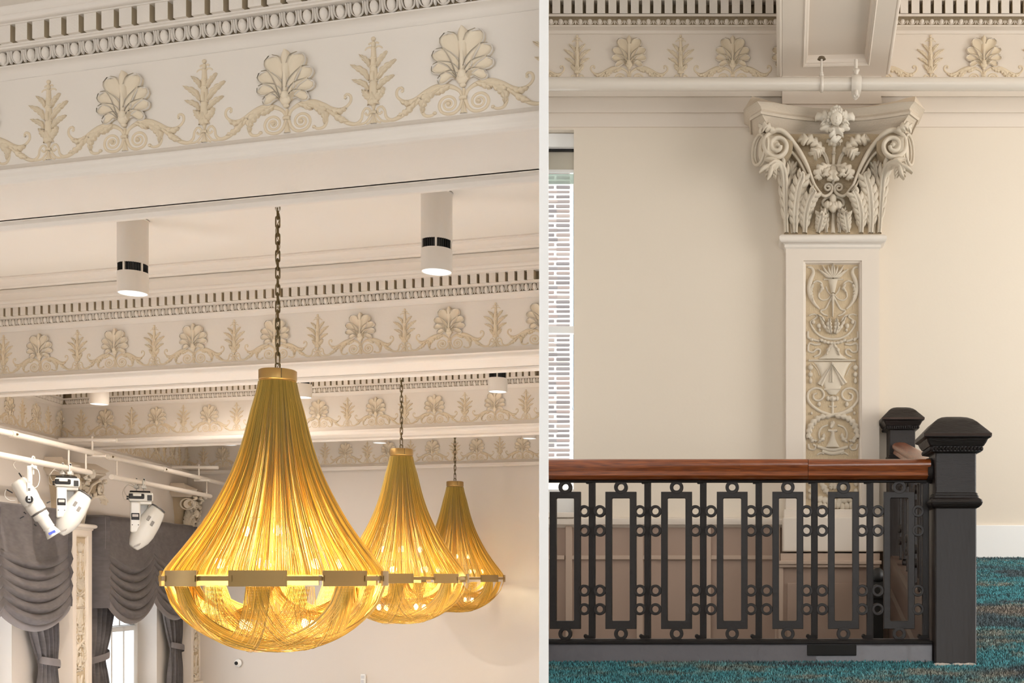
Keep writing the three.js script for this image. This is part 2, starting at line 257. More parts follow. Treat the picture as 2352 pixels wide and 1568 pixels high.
function scrollGeo() {                             // symmetrical, from under one sprig to under the next
  const R = [];
  // arching acanthus branch with a curled tip
  R.push(strand([[0.006, 0.09], [0.022, 0.138], [0.08, 0.172], [0.145, 0.172], [0.21, 0.147], [0.26, 0.122], [0.305, 0.112], [0.345, 0.125], [0.37, 0.156], [0.366, 0.188], [0.346, 0.198], [0.333, 0.182], [0.345, 0.172]], (v) => 0.0085 + 0.013 * Math.exp(-Math.pow((v - 0.38) / 0.2, 2)), { n: 44, k: 0.9 }));
  R.push(leaf([[0.12, 0.168], [0.18, 0.143], [0.222, 0.09], [0.222, 0.035]], (v) => 0.03 * Math.sin(Math.PI * Math.pow(lerp(0.1, 0.95, v), 0.8)), { h: 0.022, lobes: 5, ld: 0.4, groove: 1 }));
  R.push(strand([[0.215, 0.1], [0.23, 0.06], [0.214, 0.02], [0.178, 0.014], [0.158, 0.026]], (v) => 0.012 - 0.004 * v, { n: 16 }), ball(0.158, 0.026, 0.004, 0.011, 0.010, 0.009));
  R.push(leaf([[0.245, 0.125], [0.3, 0.1], [0.345, 0.112]], (v) => 0.02 * Math.sin(Math.PI * lerp(0.1, 0.95, v)), { h: 0.02, lobes: 4, ld: 0.4 }));
  R.push(leaf([[0.07, 0.17], [0.11, 0.155], [0.15, 0.13]], (v) => 0.018 * Math.sin(Math.PI * lerp(0.1, 0.95, v)), { h: 0.022, lobes: 3, ld: 0.4 }));
  // stem that falls away and rolls up under the sprig
  R.push(strand([[0.238, 0.118], [0.3, 0.068], [0.356, 0.026], [0.402, 0.016], [0.43, 0.04], [0.437, 0.078], [0.457, 0.102], [0.478, 0.09], [0.478, 0.068], [0.461, 0.06], [0.452, 0.074]], (v) => lerp(0.0145, 0.0075, sstep(0.3, 0.7, v)), { n: 40 }));
  R.push(leaf([[0.26, 0.1], [0.31, 0.055], [0.36, 0.03]], (v) => 0.02 * Math.sin(Math.PI * lerp(0.1, 0.95, v)), { h: 0.02, lobes: 4, ld: 0.4 }));
  R.push(strand([[0.4, 0.012], [0.45, 0.016], [0.48, 0.05], [0.496, 0.082]], 0.0075, { n: 12 }));
  R.push(strand([[0.458, 0.006], [0.478, 0.016], [0.494, 0.045]], 0.006, { n: 8 }));
  // big volute beside the tie
  const sp = [[0.008, 0.088], [0.022, 0.045], [0.05, 0.017], [0.085, 0.013], ...spiral(0.083, 0.07, 0.056, 0.008, -0.9, 2.05, 30)];
  R.push(strand(sp, (v) => lerp(0.0105, 0.006, v), { n: 64 }), ball(0.083, 0.07, 0.006, 0.012, 0.012, 0.012));
  const all = R.flatMap((g) => both(g));
  all.push(strand([[-0.02, 0.095, 0.008], [0, 0.096, 0.014], [0.02, 0.095, 0.008]], 0.011, { n: 8 }), leaf([[0, 0.1], [0, 0.125], [0, 0.15]], (v) => 0.004 + 0.01 * v * (1 - 0.6 * v), { h: 0.014 }), leaf([[0, 0.07], [0, 0.035], [0, 0.008]], (v) => 0.004 + 0.016 * v, { h: 0.016, groove: 1 }));
  return merge(all);
}
const bandGeo = (() => {                           // little tie with two curls that stands under each sprig
  const L = [strand([[-0.018, 0.07, 0.006], [0, 0.072, 0.012], [0.018, 0.07, 0.006]], 0.009, { n: 8 }), leaf([[0, 0.08], [0, 0.098], [0, 0.112]], (v) => 0.003 + 0.01 * v, { h: 0.014 }), leaf([[0, 0.06], [0, 0.03], [0, 0.006]], (v) => 0.004 + 0.014 * v, { h: 0.016, groove: 1 })];
  return merge(L);
})();
const [SHELL, SHELL_RIM] = shellGeo(), SPRIG = merge([sprigGeo(), bandGeo]), SCROLL = scrollGeo();
// egg, its shell-like surround and the dart between; unit = one repeat, y from 0 to 1 over the band
const EGG = (() => { const e = new THREE.SphereGeometry(1, 10, 8, 0, Math.PI * 2, 0, Math.PI); e.scale(0.25, 0.5, 0.22); e.translate(0, 0.52, 0.08); const u = strand([[-0.36, 1.02, 0.1], [-0.37, 0.6, 0.1], [-0.26, 0.16, 0.06], [0, 0.02, 0.04], [0.26, 0.16, 0.06], [0.37, 0.6, 0.1], [0.36, 1.02, 0.1]], 0.05, { n: 14, m: 4, k: 1.5 }); return merge([e, u]); })();
const DART = (() => merge([leaf([[0, 1.0, 0.06], [0, 0.5, 0.06], [0, 0.02, 0.02]], (v) => lerp(0.05, 0.09, v) * (v > 0.8 ? (1.02 - v) * 5 : 1), { h: 0.13, nv: 8, nu: 4 })]))();

function clampX(g, lo, hi) { const k = g.clone(), p = k.attributes.position; for (let i = 0; i < p.count; i++) p.setX(i, clamp(p.getX(i), lo, hi)); return k; }   // ends an ornament at a wall
function friezeOrnaments(o, s0, period, from, to, hs, zs, base = 1.400, sx = 1) {      // shells at s0 + k * period; sprigs between
  for (let k = Math.floor((from - s0) / period) - 1; k <= Math.ceil((to - s0) / period); k++) {
    const s = s0 + k * period, put = (name, g, mat, x, par) => { const lo = (from - x) / period, hi = (to - x) / period; if (lo > 0.45 || hi < -0.45) return null; const cut = lo > -0.5 || hi < 0.5, m = part(name, cut ? clampX(g, lo, hi) : g, mat, par); m.userData.cut = cut; m.position.set(x, base, 0.003); m.scale.set(period * sx, hs, zs); return m; };
    const edge = (x, w) => x + w * period > from && x - w * period < to, m = edge(s, 0.13) && put('shell_ornament', SHELL, M.tan, s, o);
    if (m) part('shell_rim', m.userData.cut ? clampX(SHELL_RIM, (from - s) / period, (to - s) / period) : SHELL_RIM, M.plaster, m);
    if (edge(s, 0.4)) put('scroll_ornament', SCROLL, M.tanPlain, s, o);
    if (edge(s + period / 2, 0.1)) put('sprig_ornament', SPRIG, M.tanPlain, s + period / 2, o);
  }
}
function dentils(o, s0, pitch, from, to, h0, h1, q0, q1, wide = 0.70) {
  const g = new THREE.BoxGeometry(pitch * wide, h1 - h0, q1 - q0); g.translate(0, (h0 + h1) / 2, (q0 + q1) / 2);
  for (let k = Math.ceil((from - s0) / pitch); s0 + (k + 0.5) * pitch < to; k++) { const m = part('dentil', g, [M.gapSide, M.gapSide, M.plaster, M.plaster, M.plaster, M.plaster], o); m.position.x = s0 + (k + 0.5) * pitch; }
}
function eggs(o, s0, pitch, from, to, h0, h1, q, tilt = 0.3, mat = M.plaster) {
  for (let k = Math.ceil((from - s0) / pitch); s0 + k * pitch < to; k++) {
    const e = part('egg', EGG, mat, o), d = part('dart', DART, mat, o);
    e.position.set(s0 + k * pitch, h0, q); d.position.set(s0 + (k + 0.5) * pitch, h0, q); for (const m of [e, d]) { m.scale.set(pitch, h1 - h0, pitch); m.rotation.x = tilt * 0.35; }
  }
}
// ---- the beams
const shellPx = [[290, 1067, 2], [93.7, 1033.8, 5], [245, 1138, 7], [795.4, 1201, 4]];
const dentilPx = [[7.5, 533, 13], [18, 1103, 57], [167.8, 1000, 64]];
BEAMS.forEach((d0, i) => {
  const o = struct('ceiling_beam'); o.position.copy(at(0, CY, d0)); o.position.y = EYE; o.rotation.y = TB;
  const w = 0.36, sL = beamWall(d0) - 0.1, sR = beamS(d0, 1252), back = i === 3;
  const mit = beamS(d0, 1249.25, 1) - beamS(d0, 1249.25, 0), piece = (name, prof, mat = M.plaster) => struct(name, run(prof, sL, beamS(d0, 1249.25), 0.7, 0, mit), mat, o);
  piece('lower_moulding', lowerRoll); piece('frieze', [[0.004, 1.398], [0.004, 1.687]]);
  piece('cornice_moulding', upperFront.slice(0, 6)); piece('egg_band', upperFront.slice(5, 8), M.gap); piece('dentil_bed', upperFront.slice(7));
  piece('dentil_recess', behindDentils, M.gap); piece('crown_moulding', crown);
  if (!back) { piece('soffit', [[-w - 0.02 + 0.03, 1.345], [-0.01, 1.345]]); piece('rear_roll', flip(lowerRoll, w)); piece('rear_face', flip([[0, 1.4], ...upperFront, ...behindDentils.slice(1), ...crown.slice(1)], w)); }
  const from = i < 2 ? beamS(d0, -60) : beamWall(d0), to = sR;
  const [a, b, n] = shellPx[i], s0 = beamS(d0, a), per = (beamS(d0, b) - s0) / n;
  friezeOrnaments(o, s0, per, i < 2 ? from - per : from, beamS(d0, 1248), 0.525, 0.55);
  if (i < 3) {
    const [da, db, dn] = dentilPx[i], g0 = beamS(d0 , da, 0.05), pitch = (beamS(d0, db, 0.05) - g0) / dn, f2 = i < 2 ? from : from + 0.16;
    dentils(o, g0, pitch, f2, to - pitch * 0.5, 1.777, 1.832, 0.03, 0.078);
    eggs(o, beamS(d0, [34.8, 14, 153][i], 0.05), pitch * 0.85, f2 - 0.06, to, 1.7225, 1.763, 0.034);
  }
});
// ---- left wall: cornice, frieze, wall with two tall windows
{
  const o = struct('wall_cornice'); o.position.set(WALL0, EYE, 0); o.rotation.y = TW;
  const s0 = wallS(3), s1 = wallS(15.4), piece = (name, prof, mat = M.plaster) => struct(name, run(prof, s0, s1), mat, o);
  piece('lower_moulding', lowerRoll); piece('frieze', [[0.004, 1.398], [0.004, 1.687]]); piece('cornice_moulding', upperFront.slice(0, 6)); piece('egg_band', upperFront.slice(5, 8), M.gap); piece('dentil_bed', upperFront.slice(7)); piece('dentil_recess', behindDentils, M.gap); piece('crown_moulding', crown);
  const a = wallSpx(19), b = wallSpx(137), per = (b - a) / 2;
  friezeOrnaments(o, b, per, wallS(10.4), wallS(11.72), 0.525, 0.5);
  const c = wallSpx(428); friezeOrnaments(o, c, per, wallS(12.0), wallS(15.05), 0.525, 0.5);
  dentils(o, 0, 0.066, wallS(10.4), wallS(11.55), 1.777, 1.832, 0.03, 0.078); eggs(o, 0, 0.056, wallS(10.4), wallS(11.6), 1.7225, 1.763, 0.034);
  // the plain wall below, with two openings
  const wall = struct('wall_left'); wall.position.set(WALL0, EYE, 0); wall.rotation.y = TW;
  const T = 0.38, win = [[wallS(-0.3), wallS(1.5)], [wallS(4.1), wallS(5.9)], [wallS(8.75), wallS(10.75)], [wallS(12.55), wallS(14.05)]], hTop = 0.55, hSill = -1.35;  // first pair of openings added, out of view, for more daylight
  const seg = (x0, x1, y0, y1) => struct('wall_panel', boxUV(bx(x1 - x0, y1 - y0, T, (x0 + x1) / 2, (y0 + y1) / 2, -T / 2)), M.wallL, wall);
  [wallS(-3.6), ...win.map((q) => q[1])].forEach((x, i) => seg(x, i < 4 ? win[i][0] : wallS(16.2), -EYE, 1.36));
  for (const [x0, x1] of win) { seg(x0, x1, hTop, 1.36); seg(x0, x1, -EYE, hSill); }
  struct('wall_panel', bx(wallS(16.2) - wallS(-3.6), 0.75, 0.3, (wallS(16.2) + wallS(-3.6)) / 2, 1.36 + 0.375, -0.15), M.wallL, wall);
  win.forEach(([x0, x1], k) => {
    const wdw = struct('window_' + (k + 1)); wdw.position.copy(wall.position); wdw.rotation.y = TW; const zc = -0.27, W = x1 - x0, xm = (x0 + x1) / 2, hm = -0.60;
    const fr = [bx(0.09, hTop - hSill, 0.10, x0 + 0.045, (hTop + hSill) / 2, zc), bx(0.09, hTop - hSill, 0.10, x1 - 0.045, (hTop + hSill) / 2, zc), bx(W, 0.09, 0.1, xm, hTop - 0.045, zc), bx(W, 0.06, 0.34, xm, hSill + 0.03, -0.16)];
    struct('window_frame', merge(fr), M.white, wdw);
    const sash = (y0, y1, z) => { const n = 4; struct('sash_rail', rbox(W - 0.18, 0.06, 0.045, 0.006, xm, y0 + 0.03, z), M.white, wdw); struct('sash_rail', rbox(W - 0.18, 0.06, 0.045, 0.006, xm, y1 - 0.03, z), M.white, wdw);
      for (let i = 0; i <= n; i++) struct(i % n ? 'glazing_bar' : 'sash_stile', rbox(i % n ? 0.035 : 0.07, y1 - y0, 0.045, 0.006, x0 + 0.12 + (W - 0.24) * i / n, (y0 + y1) / 2, z), M.white, wdw);
      for (let i = 0; i < n; i++) struct('pane', bx((W - 0.24) / n - 0.03, y1 - y0 - 0.1, 0.006, x0 + 0.12 + (W - 0.24) * (i + 0.5) / n, (y0 + y1) / 2, z), M.glass, wdw); };
    sash(hm, hTop - 0.08, zc + 0.005); sash(hSill + 0.05, hm + 0.05, zc + 0.05);
  });
}
// ---- back wall, ceiling, floor, partition, outer shell
{
  const o = struct('wall_back'); o.position.copy(at(0, CY, BEAMS[3])); o.position.y = EYE; o.rotation.y = TB; const sL = beamWall(BEAMS[3]) - 0.4, sR = beamS(BEAMS[3], 1249.25) + 0.02;
  struct('wall_panel', boxUV(bx(sR - sL, EYE + 2.05, 0.25, (sL + sR) / 2, (2.05 - EYE) / 2, -0.125)), M.wallL, o);
}
const PLx = (d) => -PK * d;                        // plan line of the partition
const HR = 4.35;                                   // gallery ceiling
const leftPlan = [[wallX(-3.6) - 0.3, 3.6], [PLx(-3.6), 3.6], [PLx(17), -17], [wallX(17) - 0.3, -17]];
struct('ceiling', flat(leftPlan, EYE + HC, 0.2), M.ceiling);
const rightPlan = [[PLx(-3.6), 3.6], [5.2, 3.6], [5.2, -8.3], [PLx(8.3), -8.3]];
struct('ceiling', flat(rightPlan, EYE + HR, 0.2), M.ceiling);
struct('floor', flat([[wallX(-3.6) - 0.3, 3.6], [5.2, 3.6], [5.2, -8.2], [PLx(8.2), -8.2], [PLx(17), -17], [wallX(17) - 0.3, -17]], -0.1, 0.1), M.woodFloor);
{
  const t = 21.6 / F * 3.0, L = 14 * Math.hypot(1, PK), g = rbox(t, EYE + HR, L, 0.002, 0, (EYE + HR) / 2, 0, 1), p = struct('wall_partition', g, M.partition), ang = Math.atan2(PK, 1);
  p.rotation.y = ang; p.position.set(PLx(3.0) - Math.sin(ang) * L / 2, 0, -3.0 - Math.cos(ang) * L / 2);
  const L2 = 6.6 * Math.hypot(1, PK), b = struct('wall_bulkhead', bx(0.1, HR - HC, L2, 0, EYE + (HC + HR) / 2 , 0), M.wallR); b.rotation.y = ang; b.position.set(PLx(-0.3), 0, 0.3);
}
// wall behind the camera with tall window openings added to let in fill light, and the gallery's far side
{
  const x0 = wallX(-3.6) - 0.3, x1 = 5.2, z = 3.6, w = struct('wall_front'), op = [[-5.2, -1.2, 0.75, 3.1], [0.9, 3.1, 1.2, 4.4]], pc = (a, b, y0, y1) => struct('wall_panel', bx(b - a, y1 - y0, 0.25, (a + b) / 2, (y0 + y1) / 2, z + 0.125), M.wallR, w);
  pc(x0, op[0][0], 0, EYE + HR); pc(op[0][1], op[1][0], 0, EYE + HR); pc(op[1][1], x1, 0, EYE + HR); for (const [a, b, y0, y1] of op) { pc(a, b, 0, y0); pc(a, b, y1, EYE + HR); struct('pane', bx(b - a, y1 - y0, 0.006, (a + b) / 2, (y0 + y1) / 2, z + 0.1), M.glass, w); for (let i = 1; i < 4; i++) struct('glazing_bar', bx(0.05, y1 - y0, 0.05, a + (b - a) * i / 4, (y0 + y1) / 2, z + 0.1), M.white, w); }
  const r = struct('wall_right'), pr = (za, zb, y0, y1) => struct('wall_panel', bx(0.25, y1 - y0, zb - za, 5.325, (y0 + y1) / 2, (za + zb) / 2), M.wallR, r); pr(-8.5, -6.7, 0, EYE + HR); pr(-3.9, 3.7, 0, EYE + HR); pr(-6.7, -3.9, 0, 1.8); pr(-6.7, -3.9, 4.8, EYE + HR); struct('pane', bx(0.006, 3, 2.8, 5.3, 3.3, -5.3), M.glass, r);  // window opening added in this wall as the source of the side light
}
// ------------------------------------------------------------------ gallery on the right: shell
const DW = 8.1, ZB = 5.0, RAKE = 0.161, floorH = (d) => -0.3556 + RAKE * (d - ZB);     // the gallery floor is raked
const wx = (px, q = 0) => xOf(px, DW - q), wh = (py, q = 0) => hOf(py, DW - q);       // on the end wall, q out from it
{
  // end wall with its window opening
  const w = struct('wall_end'); w.position.set(0, EYE, -DW); const x0 = PLx(DW) - 0.02, xw = wx(1318), pc = (a, b, y0, y1) => struct('wall_panel', boxUV(bx(b - a, y1 - y0, 0.24, (a + b) / 2, (y0 + y1) / 2, -0.12)), M.wallR, w);
  pc(xw, 5.2, -EYE, HR); pc(x0, xw, wh(298), HR); pc(x0, xw, -EYE, wh(1180));
  const win = struct('window_5'); win.position.copy(w.position); const X0 = x0 - 0.005, W = xw - X0, xm = (X0 + xw) / 2, bar = (name, y0, y1, z, t, mat = M.white) => struct(name, rbox(W, wh(y0) - wh(y1), t, 0.004, xm, (wh(y0) + wh(y1)) / 2, z), mat, win);
  bar('blind_cassette', 299, 330, -0.10, 0.09); bar('blind_slot', 330, 335, -0.12, 0.05, M.black); bar('blind_fabric', 334, 377, -0.12, 0.006, std(hex('#c9c2b2'), 0.9)); bar('blind_hem', 376, 383, -0.12, 0.02);
  bar('tinted_pane', 382, 406, -0.15, 0.006, phys(hex('#d3ddd6'), 0.35, { transmission: 0.6, thickness: 0 }));
  bar('meeting_rail', 740, 756, -0.15, 0.06); bar('bottom_rail', 1120, 1180, -0.15, 0.05); struct('sash_stile', rbox(0.005, wh(405) - wh(1180), 0.05, 0.002, xw - 0.002, (wh(405) + wh(1180)) / 2, -0.17), M.white, win);
  struct('pane', bx(W, wh(406) - wh(742), 0.006, xm, (wh(406) + wh(742)) / 2, -0.16), M.glass, win); struct('pane', bx(W, wh(754) - wh(1122), 0.006, xm, (wh(754) + wh(1122)) / 2, -0.14), M.glass, win);
  struct('window_sill', rbox(xw - x0 + 0.02, 0.036, 0.30, 0.008, (x0 + xw) / 2 + 0.01, wh(1184), -0.05), M.trimR, win);
}
{
  // brick wall of the house across the yard, brick by brick
  const w = struct('wall_outside'), d = 12, R = rng(5), ph = 10.95 / F * d, pl = 36 / F * d, x1 = xOf(1312, d), x0 = PLx(d) + 0.02, h1 = hOf(395, d), geos = [0, 1, 2].map((k) => rbox(pl - 0.020, ph - 0.0165, 0.06, 0.006 + 0.002 * k, 0, 0, 0, 1));
  struct('mortar_bed', bx(x1 - x0 - 0.006, h1 + EYE + 0.6, 0.2, (x0 + x1) / 2, EYE + (h1 - EYE + 0.6) / 2, -d - 0.078), M.mortar, w);
  struct('mortar_bed', bx(3.7, h1 + EYE + 0.6, 0.2, x1 + 1.5, EYE + (h1 - EYE + 0.6) / 2, -d - 0.712), std(hex('#b9b3aa'), 0.95), w);
  for (let r = 0; r * ph < h1 - hOf(1130, d); r++) { const y = h1 + 0.3 - (r + 0.5) * ph; for (let k = 0; k < 4; k++) { const x = x1 - (k + (r % 2 ? 0.5 : 0.28)) * pl; const lo = Math.max(x - pl / 2 + 0.009, x0 + 0.004), hi = x + pl / 2 - 0.009; if (hi - lo < 0.02) continue; const b = struct('brick', geos[Math.floor(R() * 3)], M.brick[Math.floor(R() * 6)], w); b.scale.x = (hi - lo) / (pl - 0.018); b.position.set((lo + hi) / 2 + (R() - 0.5) * 0.004, EYE + y, -d + (R() - 0.5) * 0.012); b.rotation.z = (R() - 0.5) * 0.02; if (r % 2 === 0 && k === 0) b.position.x -= pl * 0.22; }
    if (r % 1 === 0) { const b = struct('brick', geos[0], M.brick[Math.floor(R() * 6)], w); b.position.set(x1 - 0.10 + (r % 2) * 0.06, EYE + y, -d - 0.62); } }
  const rows = Math.floor((h1 + EYE) / ph), far = new THREE.InstancedMesh(geos[1], M.brick[1], rows * 18), M4 = new THREE.Matrix4(), tint = new THREE.Color(); let n = 0;
  for (let r = 0; r < rows; r++) for (let k = 0; k < 18; k++) { M4.makeTranslation(x1 + 0.14 + (k + (r % 2) / 2) * pl, EYE + h1 + 0.3 - (r + 0.5) * ph, -d - 0.63 + (R() - 0.5) * 0.012); far.setMatrixAt(n, M4); const v = 0.75 + 0.4 * R(); far.setColorAt(n++, tint.setRGB(v, v * 0.97, v * 0.95)); }
  far.name = 'brick_field'; far.userData.kind = 'stuff'; far.castShadow = far.receiveShadow = true; w.add(far);
  const dp = thing('downpipe', 'slim grey downpipe at the corner of the brick house outside the window', 'pipe'); part('pipe_length', rod(at(1315, 440, 12.1), at(1315, 930, 12.1), 0.010), std(hex('#9aa3ad'), 0.5), dp); part('elbow', tube([at(1315, 925, 12.1), at(1316, 938, 12.1), at(1321, 942, 12.15)], 0.010, 10), std(hex('#9aa3ad'), 0.5), dp);
}
{
  // cornice of the end wall
  const o = struct('wall_cornice'); o.position.set(0, EYE, -DW); const P = (y, q) => [q, wh(y, q)], x0 = PLx(DW) - 0.02, x1 = 5.2;
  const piece = (name, prof, mat = M.trimR) => struct(name, run(prof, x0, x1, 0.7, PK, 0), mat, o);
  piece('architrave', [[0, wh(291) - 0.004], P(291, 0.012), P(259.5, 0.012), P(258, 0.028), P(223, 0.028), P(221, 0.05), P(208, 0.05), P(204, 0.062), P(199, 0.06), [0, wh(196)]]);
  piece('frieze', [[0.004, wh(197)], [0.004, wh(78.5)]]);
  const fh0 = wh(196), up = [[0, wh(79)], P(77.5, 0.012), P(70, 0.022), P(64, 0.045), P(61, 0.06), P(58.5, 0.06), P(57, 0.066)];
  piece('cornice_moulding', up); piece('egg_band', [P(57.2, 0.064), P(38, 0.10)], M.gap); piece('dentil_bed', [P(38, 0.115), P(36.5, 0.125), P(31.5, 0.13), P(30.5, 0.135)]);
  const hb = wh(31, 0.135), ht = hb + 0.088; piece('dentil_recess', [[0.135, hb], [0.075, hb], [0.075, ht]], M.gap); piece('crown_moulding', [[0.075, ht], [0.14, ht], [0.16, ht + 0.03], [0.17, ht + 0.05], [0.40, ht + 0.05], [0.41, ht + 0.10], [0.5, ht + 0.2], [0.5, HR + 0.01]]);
  const segs = [[x0, wx(1796)], [wx(2032), wx(2420)]];
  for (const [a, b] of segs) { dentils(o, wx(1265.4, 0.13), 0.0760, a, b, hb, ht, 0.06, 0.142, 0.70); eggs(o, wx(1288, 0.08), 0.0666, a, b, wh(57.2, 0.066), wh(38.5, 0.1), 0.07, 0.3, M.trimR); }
  const put = (name, g, px, per, mat = M.tanPlain) => { const lo = (x0 + 0.02 - wx(px)) / per, m = part(name, lo > -0.5 ? clampX(g, lo, 9) : g, mat, o); m.position.set(wx(px), fh0, 0.005); m.scale.set(per, 0.669, 0.62); return m; };
  const per = 237.4 / F * DW, perR = 243 / F * DW;
  for (const px of [1445.5, 1683, 1812]) part('shell_rim', SHELL_RIM, M.trimR, put('shell_ornament', SHELL, px, per)); for (const px of [1208, 1445.5, 1683]) put('scroll_ornament', SCROLL, px, per); for (const px of [1326, 1563.5]) put('sprig_ornament', SPRIG, px, per);
  part('shell_rim', SHELL_RIM, M.trimR, put('shell_ornament', SHELL, 2258.7, perR)); for (const px of [2015.7, 2258.7]) put('scroll_ornament', SCROLL, px, perR); for (const px of [2137, 2380]) put('sprig_ornament', SPRIG, px, perR);
}
{
  // raked beam over the pilaster, with a sunk soffit panel
  const o = struct('ceiling_beam'), n0 = at(1797, 176, 8.0), drop = -0.1604, sk = -0.036;
  o.position.copy(n0); o.rotation.set(Math.atan(drop) * -1 * -1, 0, 0); // local x across, y up, z towards the camera along the falling soffit
  o.rotation.y = Math.atan(sk); const W = xOf(2034, 8) - xOf(1797, 8), L = 5.0;
  const pb = (name, g, mat = M.trimR) => struct(name, g, mat, o);
  const pw0 = 0.135, pw1 = W - 0.118, pz0 = 0.11;      // sunk panel: left, right, wall end
  pb('soffit_border', bx(pw0 + 0.0, 1.3, L + 0.3, pw0 / 2, 0.65, L / 2 - 0.15)); pb('soffit_border', bx(W - pw1, 1.3, L + 0.3, (W + pw1) / 2, 0.65, L / 2 - 0.15)); pb('soffit_border', bx(pw1 - pw0, 1.3, pz0 + 0.3, (pw0 + pw1) / 2, 0.65, pz0 / 2 - 0.15)); pb('soffit_panel', bx(pw1 - pw0, 1.2, L, (pw0 + pw1) / 2, 0.66, L / 2 + 0.05));
  const mould = [[0, 0.0], [0.006, -0.006], [0.014, 0.0], [0.016, 0.008], [0.026, 0.012], [0.03, 0.026], [0.034, 0.03], [0.036, 0.06]];
  const side = (x, s) => { const g = grid(mould, [0, 1], (p, v) => [x + s * p[0], p[1], v ? L : pz0], null); return toCreasedNormals(g, 0.6); };
  pb('panel_moulding', side(pw0, 1)); pb('panel_moulding', side(pw1, -1)); pb('panel_moulding', toCreasedNormals(grid(mould, [0, 1], (p, v) => [v ? pw1 : pw0, p[1], pz0 + p[0]], null), 0.6));
  pb('edge_roll', (() => { const g = new THREE.CylinderGeometry(0.022, 0.022, L, 14); g.rotateX(Math.PI / 2); g.translate(-0.016, 0.018, L / 2); return g; })()); pb('edge_roll', (() => { const g = new THREE.CylinderGeometry(0.016, 0.016, L, 14); g.rotateX(Math.PI / 2); g.translate(W + 0.010, 0.015, L / 2); return g; })());
  // pier block that carries it
  const p = struct('beam_pier'); p.position.set(0, EYE, -DW); const X = (x) => wx(x, 0.15); struct('pier_block', bx(X(2026) - X(1797), wh(150, 0.15) - wh(232, 0.15), 0.17, (X(1797) + X(2026)) / 2, (wh(150, 0.15) + wh(232, 0.15)) / 2, 0.02), M.trimR, p); struct('pier_block', bx(X(2020) - X(1801), 0.16, 0.16, (X(1801) + X(2020)) / 2, wh(232, 0.15) - 0.07, 0.01), M.trimR, p);
}
{
  // wainscot below the sill, down into the stair well; tall skirting beyond the stair
  const o = struct('wainscot'); o.position.set(0, EYE, -DW); const x0 = PLx(DW) - 0.02, xp = wx(1793), P = (y, q) => [q, wh(y, q)];
  struct('cap_rail', run([[0.02, wh(1212)], P(1211, 0.035), P(1206, 0.05), P(1204, 0.075), P(1197, 0.082), P(1191, 0.082), P(1189, 0.07), [0, wh(1187)]], x0, xp + 0.05), M.trimR, o);
  struct('field_panel', bx(wx(2130) - x0, wh(1205) + EYE, 0.03, (x0 + wx(2130)) / 2, (wh(1205) - EYE) / 2, 0.006), M.wainscot, o);
  const stile = (a, b) => struct('stile', rbox(wx(b, 0.04) - wx(a, 0.04), wh(1208) + EYE, 0.03, 0.006, (wx(a, 0.04) + wx(b, 0.04)) / 2, (wh(1208) - EYE) / 2, 0.035), M.wainscotFrame, o); stile(1299, 1314); stile(1462, 1477); stile(1622, 1633); stile(1780, 1792);
  for (const [a, b] of [[1240, 1299], [1314, 1462], [1477, 1622], [1633, 1780]]) struct('cross_rail', rbox(wx(b) - wx(a), 0.03, 0.03, 0.006, (wx(a) + wx(b)) / 2, wh(1280, 0.04), 0.032), M.wainscotFrame, o);
  const b = struct('baseboard_end', rbox(5.2 - wx(2060), wh(1206) - wh(1285), 0.03, 0.006, (5.2 + wx(2060)) / 2, (wh(1206) + wh(1285)) / 2, 0.012), M.white); b.position.set(0, EYE, -DW);
}
{
  // raked carpeted floor round the stair well, kerb at its edge
  const xs = 0.97, f = struct('floor_gallery'); const y = (d) => EYE + floorH(d) - 0.1;
  struct('carpet', flat([[PLx(-2.7), 2.7], [5.2, 2.7], [5.2, -ZB], [PLx(ZB), -ZB]], 0, 0.1, y), M.carpet, f); struct('carpet', flat([[xs, -ZB], [5.2, -ZB], [5.2, -DW], [xs + 0.15, -DW]], 0, 0.1, y), M.carpet, f);
  const k = struct('kerb'), hT = hOf(1477, 4.98), hB = hOf(1516, 4.98), xa = PLx(5.0), xb = xOf(2140, 5);
  const prof = [[0, hB - 0.9], [0, hT - 0.012], [-0.004, hT - 0.004], [-0.012, hT], [-0.13, hT + 0.014], [-0.145, hT + 0.008], [-0.15, hT - 1.2]]; const g = struct('kerb_face', run(prof, xa, xb), M.ironGrey, k); k.position.set(0, EYE, -4.985);
  struct('rail_seat', rbox(xb - xa, 0.014, 0.05, 0.004, (xa + xb) / 2, hT + 0.004, -0.02), M.iron, k); struct('vent_plate', rbox(xOf(1967, 4.98) - xOf(1854, 4.98), hOf(1480, 4.98) - hOf(1505, 4.98), 0.016, 0.003, (xOf(1967, 4.98) + xOf(1854, 4.98)) / 2, (hOf(1480, 4.98) + hOf(1505, 4.98)) / 2, 0.003), M.blackMatte, k);
  // string of the stair well along its right side
  const s = struct('stair_string'), A = vec(0.86, EYE + floorH(5.1) + 0.04, -5.1), B = vec(1.0, EYE + floorH(7.95) + 0.04, -7.95), along = (t, dx, dy) => [lerp(A.x, B.x, t) + dx, lerp(A.y, B.y, t) + dy, lerp(A.z, B.z, t)];
  struct('string_board', toCreasedNormals(grid([[0.14, 0], [0.02, 0.01], [0, 0], [-0.01, -0.03], [-0.01, -0.16], [-0.03, -0.17], [-0.03, -0.30], [0, -0.32], [0, -1.2]], [0, 1], (p, v) => along(v, p[0], p[1])), 0.5), std(hex('#4d3b31'), 0.5), s);
}
